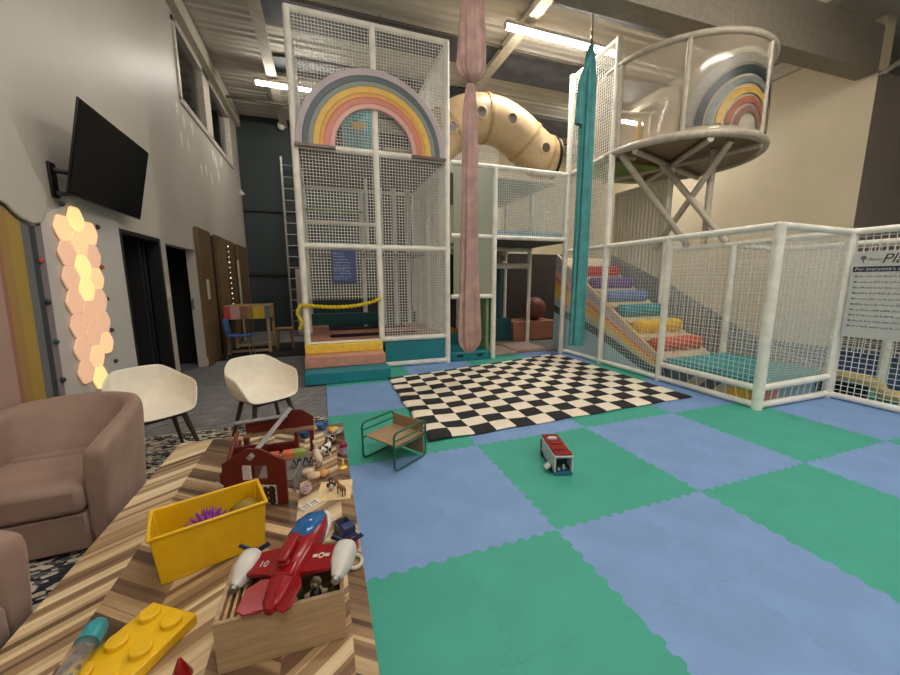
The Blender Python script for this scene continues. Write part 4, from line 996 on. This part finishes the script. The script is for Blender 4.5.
# giant brick
bk = on('toy_brick', 'large yellow studded toy brick near the front of the table', 'toy brick', -.607, 1.112, -33)
MB().bb(-.09, .09, -.18, .18, 0, .036).build('brick_body', M('brick_yellow', (228, 182, 28), .3, var=.02, bump=.01), bk, bevel=.005)
for i in (-1, 1):
    for j in range(4): MB().lathe([(.001, .016), (.026, .016), (.028, .014), (.028, 0)], (i*.045, -.135+j*.09, .036), 24).build('stud', M('brick_yellow', (228, 182, 28), .3), bk)
rs = thing('rain_shaker', 'clear tube shaker with a teal cap lying beside the yellow brick', 'shaker', (-.68, 1.22, .497)); rs.rotation_euler = (math.radians(96), 0, math.radians(-3))
MB().lathe([(.001, -.012), (.018, -.008), (.027, .004), (.03, .02), (.03, .055), (.001, .055)], seg=20).build('cap', M('cap_teal', (44, 140, 150), .3), rs)
t = NT('shaker_acrylic'); t.out((.95, .95, .95, 1), .05, Transmission_Weight=.9, IOR=1.2)
MB().lathe([(.024, .05), (.024, .3)], seg=20).build('clear_tube', t.m, rs, solid=.002)
m = MB()
for i in range(26): m.ball((.012*math.cos(i*2.4), .012*math.sin(i*2.4), .08+i*.008), .006, seg=6)
m.build('beads', M('bead_grey', (120, 112, 110), .5), rs)
rs['label'] = 'clear tube shaker with a teal cap lying over the yellow brick'
cn = on('red_cone', 'small red cone at the bottom edge of the table', 'cone', -.425, 1.04); MB().lathe([(.001, 0), (.026, 0), (.026, .004), (.004, .06), (.001, .062)], seg=18).build('cone', RED, cn)
# wooden box
bx = on('wooden_box', 'open light wooden box carrying the red toy plane', 'box', -.158, 1.13, -1)
hw, hd, hh, th = .172, .122, .16, .012
MB().bb(-hw, hw, -hd, -hd+th, 0, hh).build('front_side', wood('box_pine', (158, 130, 98), (188, 160, 124)), bx, bevel=.002)
MB().bb(-hw, hw, hd-th, hd, 0, hh).build('back_side', wood('box_pine', (158, 130, 98), (188, 160, 124)), bx, bevel=.002)
for sx in (-1, 1): MB().bb(sx*hw-sx*th, sx*hw, -hd+th, hd-th, 0, hh).build('end_side', wood('box_pine', (158, 130, 98), (188, 160, 124)), bx, bevel=.002)
MB().bb(-hw+th, hw-th, -hd+th, hd-th, 0, .008).build('bottom', wood('box_pine', (158, 130, 98), (188, 160, 124)), bx)
for k in range(3): 
    o = MB().bb(-.004, .004, -.09, .09, 0, .13).build('dowel_stick', WOODL, loc=(-.312+k*.018, 1.13, TZ+.011)); tag(o, ('outermost', 'middle', 'innermost')[k]+' of three thin slats standing at the left end inside the wooden box', 'slat')
random.seed(5)
TC = [('gold', (190, 150, 60)), ('dark green', (40, 62, 44)), ('cream', (206, 190, 160)), ('black', (26, 26, 28)), ('olive', (110, 108, 50)), ('brown', (112, 76, 46))]
for k in range(12):
    c = TC[k % 6]; x_ = -.24+.055*(k % 5)+random.uniform(-.01, .01); y_ = 1.075+.06*(k//5)+random.uniform(-.01, .01)
    e = on('toy_figure', f'{c[0]} toy figure in the wooden box, '+('left', 'left of middle', 'middle', 'right of middle', 'right')[k % 5]+' and '+('front', 'centre', 'back')[k//5], 'toy figure', x_, y_, random.uniform(0, 360), TZ+.009+.0, 'figures in the wooden box')
    m = MB(); m.ball((0, 0, .045), .026, sx=1.0, sz=1.7, seg=10); m.ball((.0, 0, .1), .018, seg=10); m.ball((.02, 0, .06), .01, sx=1.8, seg=8); m.ball((-.02, 0, .06), .01, sx=1.8, seg=8)
    m.build('body', M('fig_'+c[0], c[1], .4), e); MB().ball((.007, -.016, .104), .003, seg=6).ball((-.007, -.016, .104), .003, seg=6).build('eyes', BLACK, e)
# toy plane
pl = thing('toy_plane', 'red toy rescue plane with white engines lying on the wooden box', 'toy plane', (-.118, 1.15, TZ+.166), math.radians(-22.3))
pl.rotation_euler = (math.radians(7), math.radians(-8), math.radians(-22.3)); pl.scale = (1.05, 1.05, 1.05)
def fus(m, secs, n=16):
    R = []
    for (y_, z_, wx, wz) in secs:
        R.append([m.bm.verts.new((wx*math.copysign(abs(math.cos(a))**.75, math.cos(a)), y_, z_+wz*math.copysign(abs(math.sin(a))**.75, math.sin(a)))) for a in [2*PI*q/n for q in range(n)]])
    for A_, B_ in zip(R, R[1:]):
        for q in range(n): m._f([A_[q], A_[(q+1) % n], B_[(q+1) % n], B_[q]])
    m._f(R[0][::-1]); m._f(R[-1]); return m
fus(MB(), [(-.17, .035, .012, .012), (-.15, .035, .027, .02), (-.08, .038, .04, .03), (0, .04, .056, .038), (.07, .04, .06, .037), (.13, .036, .05, .03), (.17, .03, .032, .022), (.19, .026, .012, .01)]).build('fuselage', RED, pl, smooth=60)
fus(MB(), [(.06, .010, .05, .014), (.12, .010, .052, .018), (.18, .012, .044, .016), (.205, .016, .02, .01)]).build('nose_belly', M('toy_white', (206, 202, 194), .35), pl, smooth=60)
fus(MB(), [(.035, .064, .030, .012), (.06, .066, .042, .020), (.11, .058, .045, .024), (.155, .046, .036, .019), (.19, .034, .016, .010)]).build('cockpit_canopy', M('canopy_blue', (34, 92, 150), .12, bump=0), pl, smooth=60)
MB().bb(-.016, .016, -.07, .03, .084, .1).bb(-.016, .016, -.07, -.05, .06, .0839).bb(-.016, .016, .01, .03, .06, .0839).bb(-.034, .034, -.09, .034, .045, .07).build('top_handle', RED, pl, bevel=.006)
for sx in (-1, 1):
    MB().prism([(sx*.03, .045), (sx*.135, .02), (sx*.135, -.055), (sx*.03, -.065)], (0, 0, .028), (1, 0, 0), (0, 1, 0), (0, 0, .016)).build('wing', RED, pl, bevel=.004)
    en_ = fus(MB(), [(-.085, .03, .010, .010), (-.07, .03, .018, .018), (-.035, .032, .031, .031), (.0, .034, .034, .034), (.02, .034, .031, .031), (.03, .034, .018, .018)]); 
    for v in en_.bm.verts: v.co.x += sx*.152
    en_ = en_.build('engine', M('toy_white', (206, 202, 194), .35), pl, smooth=60)
    pr_ = MB()
    for q in range(3):
        a = q*2*PI/3+.5; pr_.box((sx*.152+.03*math.cos(a), (.036), .034+.03*math.sin(a)), (.055, .004, .014), Matrix.Rotation(-a, 3, 'Y'))
    pr_.ball((sx*.152, .036, .034), .009, seg=8); pr_.build('propeller', M('prop_navy', (30, 44, 84), .4), en_)
    MB().lathe([(.001, 0), (.011, 0), (.013, .012), (.001, .012)], (sx*.152, -.094, .03), 12, RX(-90)).build('exhaust', METAL, en_)
    MB().prism([(-.07, .0), (-.165, .0), (-.19, .045), (-.185, .068), (-.125, .072), (-.09, .05)], (sx*.012, 0, .032), (0, 1, 0), (sx*.92, 0, .38), (0, 0, .008)).build('tail_fin', RED, pl, bevel=.003)
letters('10', 'wing_number', M('toy_white', (206, 202, 194), .35), pl, (-.105, -.035, .0445), (0, 0, 0), .03, .0006)
mm = MB(); mm.lathe([(.006, .0), (.006, .001), (.010, .001), (.010, 0)], (.085, -.012, .0445), 14); mm.box((.066, -.012, .045), (.014, .01, .001)); mm.box((.104, -.012, .045), (.014, .01, .001)); mm.build('wing_roundel', M('toy_white', (206, 202, 194), .35), pl)
# blue truck, ring
bt = on('toy_truck', 'dark blue toy truck behind the red plane', 'toy truck', .035, 1.45, -70)
MB().bb(-.05, .05, -.03, .03, .015, .045).build('chassis', M('truck_blue', (30, 44, 96), .35), bt, bevel=.004); MB().bb(.01, .05, -.028, .028, .045, .085).build('cab', M('truck_blue', (30, 44, 96), .35), bt, bevel=.006)
for a in ((-.05, .005, -.03, -.026), (-.05, .005, .026, .03), (-.05, -.046, -.026, .026)): MB().bb(*a, .0455, .07).build('bed_side', M('truck_grey', (80, 84, 92), .4), bt)
for x_ in (-.03, .03):
    for y_ in (-.034, .034): MB().lathe([(.001, -.006), (.014, -.006), (.014, .006), (.001, .006)], (x_, y_, .0145), 14, RX(90)).build('wheel', BLACK, bt)
o = MB().tube([(.028*math.cos(q), .034*math.sin(q), .008) for q in [2*PI*i/20 for i in range(20)]], .007, 8, closed=True).build('toy_ring', M('ring_cream', (206, 196, 182), .5), loc=(.06, 1.30, TZ+.0015)); tag(o, 'cream ring toy at the right edge behind the plane', 'toy ring')
o = MB().lathe([(.001, 0), (.018, 0), (.018, .03), (.012, .045), (.001, .046)], seg=14).build('toy_bottle', M('red_cap', (180, 50, 46), .4), loc=(.065, 1.385, TZ+.0006)); tag(o, 'small red capped toy beside the blue truck', 'toy')
# ---- barn
BR = M('barn_red', (100, 26, 16), .5, var=.05)
bn = on('toy_barn', 'dark red wooden toy barn standing open behind the yellow bin', 'toy barn', -.36, 1.86, -20)
c20, s20 = math.cos(math.radians(20)), math.sin(math.radians(20))
# front wall in local coordinates, facing -Y
fw_poly = [(-.155, 0), (.155, 0), (.155, .225), (.09, .275), (.03, .282), (-.02, .282), (-.08, .26), (-.155, .205)]
fm = MB(); 
# wall assembled around a window and a door opening
fm.bb(-.155, .01, -.006, .006, 0, .13); fm.bb(.105, .155, -.006, .006, 0, .13); fm.bb(.01, .105, -.006, .006, .1, .13)
fm.bb(-.155, -.05, -.006, .006, .13, .205); fm.bb(.065, .155, -.006, .006, .13, .225); fm.bb(-.05, .065, -.006, .006, .2, .225)
fm.prism([(-.155, .205), (-.05, .205), (-.05, .225), (.155, .225), (.035, .284), (-.03, .284)], (0, .006, 0), (1, 0, 0), (0, 0, 1), (0, -.012, 0))
fm.build('front_wall', BR, bn, smooth=0)
MB().bb(-.05, -.012, -.016, -.006, .13, .2).build('shutter', M('barn_white', (206, 200, 190), .5), bn)
dr = MB().bb(.012, .103, -.012, -.002, .002, .098).build('door', M('barn_white', (206, 200, 190), .5), bn)
m = MB()
for i in range(9): m.lathe([(.001, .002), (.009+.004*(i % 3), .002), (.01+.004*(i % 3), 0)], (.024+.03*(i % 3), -.012, .02+.028*(i//3)), 9, Matrix.Diagonal((1, 1, 1.3)) @ RX(90))
m.build('cow_patches', M('patch_brown', (52, 34, 26), .6), dr)
# rear block (turned back square to the table)
rr_ = RZ(20)
def BL(x, y): v = rr_ @ Vector((x+.36, y-1.86, 0)); return v.x, v.y
def bbox(nm, x0, x1, y0, y1, z0, z1, mt):
    c = BL((x0+x1)/2, (y0+y1)/2); return MB().box((c[0], c[1], (z0+z1)/2), (x1-x0, y1-y0, z1-z0), rr_).build(nm, mt, bn, smooth=0, bevel=.002)
ux, uy = rr_ @ Vector((1, 0, 0)), rr_ @ Vector((0, 1, 0)); cc_ = BL(-.30, 2.40)
MB().prism([(-.19, .155), (.20, .155), (.20, .215), (.13, .27), (.07, .275), (-.0, .225), (-.19, .215)], (cc_[0], cc_[1], 0), ux, (0, 0, 1), uy*.012).build('back_wall', BR, bn, smooth=0)
bbox('loft_ledge', -.5, -.1, 2.35, 2.40, .145, .154, wood('loft_wood', (120, 88, 58), (146, 110, 76)))
for x_ in (-.115, -.205, -.485): bbox('wall_post', x_-.012, x_+.012, 2.34, 2.4, 0, .145, BR)
bbox('side_wall', -.54, -.52, 1.98, 2.4, 0, .12, BR); bbox('partition', -.40, -.388, 2.0, 2.3, .007, .15, BR); bbox('side_wall', -.54, -.36, 2.22, 2.235, .03, .15, BR); bbox('inner_wall', -.40, -.2, 2.36, 2.38, .02, .08, BR); bbox('floor_panel', -.52, -.13, 2.02, 2.33, .0, .006, M('barn_floor_grey', (120, 112, 106), .6))
p0, p1 = Vector((BL(-.235, 2.4)[0], BL(-.235, 2.4)[1], .283)), Vector((.0, -.03, .25)); d_ = p1-p0
MB().tube([p0, p1], .016, 4).build('ridge_beam', M('barn_grey', (140, 138, 136), .4), bn, smooth=0)
p0, p1 = Vector((*BL(-.54, 2.38), .235)), Vector((*BL(-.25, 2.38), .247)); MB().tube([p0, p1], .013, 4).build('roof_strip', M('barn_grey', (140, 138, 136), .4), bn, smooth=0)
p0, p1 = Vector((*BL(-.53, 2.02), .1)), Vector((*BL(-.49, 2.2), .25)); MB().tube([p0, p1], .010, 6).build('corner_strut', BR, bn)
m = MB(); xc = BL(-.545, 1.99)
for a in (35, -35): m.box((xc[0]+.03, xc[1]-.02, .06), (.085, .004, .008), Matrix.Rotation(math.radians(a), 3, 'Y'))
m.build('white_cross_brace', M('barn_white', (206, 200, 190), .5), bn)
for k, (x_, c, nm) in enumerate(((-.34, (226, 110, 80), 'orange'), (-.25, (226, 120, 70), 'red-orange'), (-.19, (150, 170, 90), 'green'))):
    o = MB().bb(-.035, .035, -.03, .03, 0, .04).build('toy_block', M('blk_'+nm, c, .5), loc=(x_, 2.30, TZ+.008), bevel=.004); tag(o, f'{nm} toy block lying inside the red barn', 'toy block')
# animals (small toys)
def quad(name, label, x, y, rz, c, patches=None, s=1.0, pitch_=0):
    e = on(name, label, 'toy animal', x, y, rz); sk = []
    m = MB(); body = [(-.045, .062), (-.03, .068), (0, .064), (.03, .066), (.045, .07)]
    m.tube([(a*s, 0, b*s) for a, b in body], [.010*s, .019*s, .020*s, .019*s, .013*s], 12)
    m.tube([(.036*s, 0, .072*s), (.052*s, 0, .09*s), (.06*s, 0, .097*s)], [.014*s, .010*s, .009*s], 10)
    m.tube([(.056*s, 0, .1*s), (.07*s, 0, .094*s), (.084*s, 0, .086*s)], [.010*s, .012*s, .008*s], 10)
    for a in (-.034, .034):
        for b in (-.011, .011):
            m.tube([(a*s, b*s, .062*s), ((a-.003)*s, b*s*1.1, .032*s), (a*s, b*s*1.1, .002*s)], [.010*s, .006*s, .0055*s], 8)
    m.tube([(-.046*s, 0, .072*s), (-.056*s, 0, .055*s), (-.055*s, 0, .03*s)], [.003*s, .002*s, .004*s], 6)
    for b in (-1, 1): m.ball((.056*s, b*.011*s, .107*s), .005*s, sz=1.5, seg=6)
    if pitch_:
        R = Matrix.Rotation(math.radians(-pitch_), 3, 'Y')
        for v in m.bm.verts:
            q = R @ (v.co-Vector((-.034*s, 0, 0))); v.co = q+Vector((-.034*s, 0, 0)); v.co.z = max(v.co.z, .0)
    o = m.build('body', c, e, smooth=70)
    return e
t = NT('cow_hide'); COW = t.out(t.ramp(t.noise(t.obj(), 34, 1, .4), [(0, (24, 22, 22)), (.47, (232, 226, 214))], 'CONSTANT'), .45)
quad('toy_cow', 'black and white toy cow standing right of the red barn', -.04, 2.23, 48, COW)
quad('toy_horse', 'cream toy horse rearing up beside the toy cow', -.095, 2.16, 110, M('horse_cream', (206, 186, 160), .5), s=1.05, pitch_=38)
quad('toy_foal', 'brown toy animal standing on the pale card', .035, 1.785, 120, M('foal_brown', (126, 92, 54), .5), s=.62)
quad('toy_pony', 'dark brown toy pony at the barn corner near the tray table', -.035, 2.33, 80, M('pony_brown', (72, 46, 36), .5), s=.7)
quad('toy_goat', 'tan toy goat inside the red barn near the window', -.30, 2.02, 60, M('goat_tan', (170, 140, 104), .5), s=.6)
pg = on('toy_penguin', 'dark blue and white toy bird on the pale card', 'toy animal', -.012, 1.85)
MB().ball((0, 0, .024), .017, sz=1.4, seg=12).ball((0, 0, .056), .014, seg=12).ball((.018, 0, .026), .006, sz=2.2, seg=8).ball((-.018, 0, .026), .006, sz=2.2, seg=8).build('body', M('bird_navy', (36, 52, 72), .4), pg)
MB().ball((0, -.010, .022), .012, sz=1.4, seg=10).build('belly', M('toy_white', (206, 202, 194), .35), pg); MB().lathe([(.001, .012), (.004, 0)], (0, -.013, .056), 8, RX(90)).build('beak', M('beak_orange', (220, 130, 40), .4), pg)
o = MB().bb(-.083, .083, -.09, .09, 0, .004).build('pale_card', M('card_pine', (224, 196, 150), .6), loc=(.006, 1.84, TZ+.0006)); o.rotation_euler = (0, 0, math.radians(-8)); tag(o, 'pale square card carrying two small toy animals', 'card')
pg.location.z += .005
for n_ in ('toy_foal',): bpy.data.objects[n_].location.z += .005
# bowls and picnic bits
def bowl(label, x, y, c, nm, r=.034): 
    o = MB().lathe([(.001, .003), (r*.55, .003), (r*.98, .045), (r, .046), (r, .043), (r*.6, 0), (.001, 0)], seg=20).build('toy_bowl', M('bowl_'+nm, c, .4), loc=(x, y, TZ+.0006)); tag(o, label, 'toy bowl')
bowl('blue toy bowl at the far edge of the table', -.055, 2.70, (52, 96, 150), 'blue', .045); bowl('darker blue toy bowl behind the barn post', -.17, 2.60, (36, 78, 130), 'darkblue', .045)
tt = on('toy_pedestal', 'toy pedestal table with a dark stem and fruit on a grey plate', 'toy table', .012, 2.42)
MB().lathe([(.001, 0), (.022, 0), (.02, .02), (.012, .04), (.014, .075), (.001, .075)], seg=14).build('stem', M('stem_brown', (56, 36, 28), .5), tt); MB().lathe([(.001, .076), (.03, .076), (.06, .086), (.06, .089), (.03, .08), (.001, .08)], seg=20).build('plate', M('plate_grey', (140, 150, 168), .4), tt)
for k, (a, b, c, nm) in enumerate(((-.018, .008, (226, 140, 50), 'orange'), (.018, .0, (228, 190, 90), 'yellow'), (.0, -.02, (216, 180, 120), 'tan'))):
    o = MB().ball((0, 0, .018), .018, seg=12).build('toy_fruit', M('fruit_'+nm, c, .5), loc=(.012+a, 2.42+b, TZ+.083)); tag(o, f'{nm} toy fruit on the grey pedestal plate', 'toy fruit')
tf = on('toy_flower', 'yellow toy flower behind the pedestal table', 'toy flower', .052, 2.58); m = MB().ball((0, 0, .02), .012, seg=10)
for q in range(6): m.ball((.02*math.cos(q*PI/3), .02*math.sin(q*PI/3), .018), .011, seg=8)
m.build('petals', M('flower_yellow', (236, 180, 50), .5), tf)
bu = on('toy_bucket', 'lilac toy bucket with a dark red ball in it', 'toy bucket', .07, 2.25); MB().lathe([(.001, 0), (.02, 0), (.027, .05), (.029, .05), (.029, .047), (.022, -.0), (.001, .003)], seg=18).build('bucket', M('bucket_lilac', (180, 148, 180), .4), bu)
o = MB().ball((0, 0, .024), .024, seg=14).build('toy_ball', M('ball_maroon', (140, 34, 56), .4), loc=(.07, 2.25, TZ+.036)); tag(o, 'dark red ball sitting in the lilac bucket', 'ball')
fu = on('toy_funnel', 'yellow toy trumpet standing near the table edge', 'toy', .058, 2.07); MB().lathe([(.001, 0), (.022, 0), (.024, .004), (.008, .014), (.005, .05), (.007, .052), (.001, .052)], seg=16).build('funnel', M('funnel_yellow', (238, 200, 70), .4), fu)
m = MB()
for i in range(40):
    zz = 1-2*(i+.5)/40; r = math.sqrt(1-zz*zz); a = i*2.39996; d = Vector((r*math.cos(a), r*math.sin(a), zz)); e2 = Vector((r*math.cos(a+1.1), r*math.sin(a+1.1), zz*.6)).normalized(); m.tube([d*.028+Vector((0, 0, .03)), e2*.028+Vector((0, 0, .03))], .0025, 5)
o = m.build('lattice_ball', M('lattice_pink', (214, 180, 190), .4), loc=(-.135, 1.86, TZ+.001)); tag(o, 'pale pink lattice ball right of the red barn front', 'ball')
for k, (x_, y_, rz_, lab) in enumerate(((-.115, 1.745, 30, 'white toy fence piece lying nearest the red plane'), (-.18, 1.97, 80, 'grey toy fence piece leaning at the barn side'))):
    e = on('toy_fence', lab, 'toy fence', x_, y_, rz_); mt = M('fence_white' if k == 0 else 'fence_grey', (220, 214, 206) if k == 0 else (140, 138, 136), .4)
    m = MB()
    if k == 0:
        for q in range(3): m.bb(-.05, .05, -.022+q*.02, -.014+q*.02, 0, .005)
        for q in (-.04, 0, .04): m.bb(q-.004, q+.004, -.026, .03, .0055, .009)
    else:
        for q in range(4): m.bb(-.08, .08, -.003, .003, .01+q*.022, .018+q*.022)
        for q in (-.07, -.035, 0, .035, .07): m.bb(q-.004, q+.004, -.0075, -.0035, 0, .095)
    m.build('rails', mt, e)
tr_ = on('toy_trough', 'grey and black toy feeding trough by the cream horse', 'toy trough', -.165, 2.17, 5)
MB().bb(-.055, .055, -.025, .025, 0, .012).bb(-.055, -.05, -.025, .025, .0121, .06).bb(.05, .055, -.025, .025, .0121, .06).build('trough_frame', M('trough_grey', (120, 118, 118), .4), tr_); m = MB()
for q in range(3): m.tube([(-.034+q*.034-.014, -.02, .058), (-.034+q*.034, -.02, .018), (-.034+q*.034+.014, -.02, .058)], .006, 6)
m.build('hay_rack', BLACK, tr_)
for k, (x_, y_, c, lab) in enumerate(((-.10, 1.99, (214, 184, 158), 'cream soft toy lump beside the lattice ball'), (-.135, 2.045, (206, 178, 158), 'beige soft toy lump behind the lattice ball'), (-.05, 2.0, (214, 160, 100), 'small orange toy near the pale card'))):
    o = MB().ball((0, 0, .022), .024, sx=1.5 if k < 2 else 1, sz=.9, seg=12).ball((.022, .012, .022), .016, seg=10).build('soft_toy', M(f'soft_{k}', c, .8), loc=(x_, y_, TZ+.0006)); tag(o, lab, 'toy')

# ------------------------------------------------------------------ green framed kids chair
GRN = M('green_tube', (40, 104, 74), .35, bump=0)
ang = math.degrees(math.atan2(.20, .30))
kcx = thing('kids_cube_chair', 'small ply chair in a dark green tube frame on the mats', 'chair', (.51, 2.91, .0), math.radians(33.7))
hw, hd, hh = .19, .185, .325; r_ = .009
for sy in (-1, 1):
    P = []; rc = .045
    for (cx, cz, a0) in ((hd-rc, hh-rc, 0), (-hd+rc, hh-rc, 90), (-hd+rc, rc+r_, 180), (hd-rc, rc+r_, 270)):
        for q in range(6):
            a = math.radians(a0+q*18); P.append((cx+rc*math.cos(a), sy*hw, cz+rc*math.sin(a)))
    o = MB().tube(P, r_, 10, closed=True).build('side_loop', GRN, kcx)
    MB().tube([(-hd, sy*hw, hh-.065), (hd, sy*hw, hh-.065)], .007, 8).build('side_bar', GRN, o)
    MB().tube([(-hd, sy*hw, .195), (hd, sy*hw, .195)], .007, 8).build('side_bar', GRN, o)
PLY = wood('oak_ply', (146, 118, 88), (176, 148, 114))
MB().bb(-hd+.02, hd-.02, -hw+.008, hw-.008, .2025, .214).build('seat', PLY, kcx, bevel=.002)
MB().bb(hd-.018, hd-.009, -hw+.010, hw-.010, .02, hh-.012).build('backrest', PLY, kcx, bevel=.002)

# ------------------------------------------------------------------ toy bus
tbx = thing('toy_bus', 'red topped toy rescue truck with an open white back on the green mat', 'toy truck', (1.745, 2.36, .001), math.radians(-17))
TW = M('bus_white', (206, 208, 210), .35); TBL = M('bus_blue', (40, 110, 146), .35)
bl, bw_, bh = .2, .072, .165
MB().bb(-bw_, bw_, -bl, bl, .015, .03).bb(-bw_, bw_, -bl, -bl+.02, .002, .0149).build('chassis', TBL, tbx, bevel=.004)
MB().bb(-bw_, -bw_+.01, -bl, bl-.06, .0305, bh-.02).build('side_wall', TW, tbx); MB().bb(bw_-.01, bw_, -bl, bl-.06, .0305, bh-.02).build('side_wall', TW, tbx)
MB().bb(-bw_, bw_, bl-.0599, bl, .0305, bh-.03).build('cab', RED, tbx, bevel=.012)
MB().bb(-bw_+.011, bw_-.011, -bl+.1, -bl+.105, .031, bh-.021).build('inner_bulkhead', M('bus_inner', (44, 56, 74), .6), tbx)
MB().bb(-bw_-.002, bw_+.002, -bl, bl-.05, bh-.0199, bh-.005).build('roof_rim', TW, tbx, bevel=.003)
rf = MB().bb(-bw_+.003, bw_-.003, -bl+.01, bl-.02, bh-.0049, bh+.012).build('roof', RED, tbx, bevel=.006)
for y_ in (-.11, -.01): MB().bb(-.045, .045, y_-.012, y_+.012, bh+.0121, bh+.018).build('roof_hatch', M('dark_red', (120, 20, 24), .4), rf)
MB().bb(-.03, .03, .06, .1, bh+.0121, bh+.024).bb(-.045, -.032, .07, .09, bh+.0121, bh+.02).build('siren', M('bus_white', (206, 208, 210), .35), rf)
MB().bb(-.05, .05, -.06, -.054, .031, .032).build
for y_ in (-.13, .12):
    for sx in (-1, 1): MB().lathe([(.001, -.012), (.026, -.012), (.028, -.006), (.028, .006), (.026, .012), (.001, .012)], (sx*(bw_-.001), y_, .0275), 18, RY(90)).build('wheel', BLACK, tbx)
MB().box((-bw_-.03, -.12, .045), (.05, .07, .008), RY(-38)).build('side_ramp', TW, tbx, bevel=.002)
m = MB().ball((.01, -.17, .05), .013, seg=8).ball((.01, -.17, .073), .009, seg=8).ball((-.03, -.18, .045), .011, seg=8); m.build('driver_figures', M('fig_cream', (206, 190, 160), .4), tbx)

# ------------------------------------------------------------------ view
S.view_settings.view_transform = 'Standard'; S.view_settings.look = 'None'; S.view_settings.gamma = 1; S.view_settings.use_curve_mapping = False
S.view_settings.exposure = 0.40
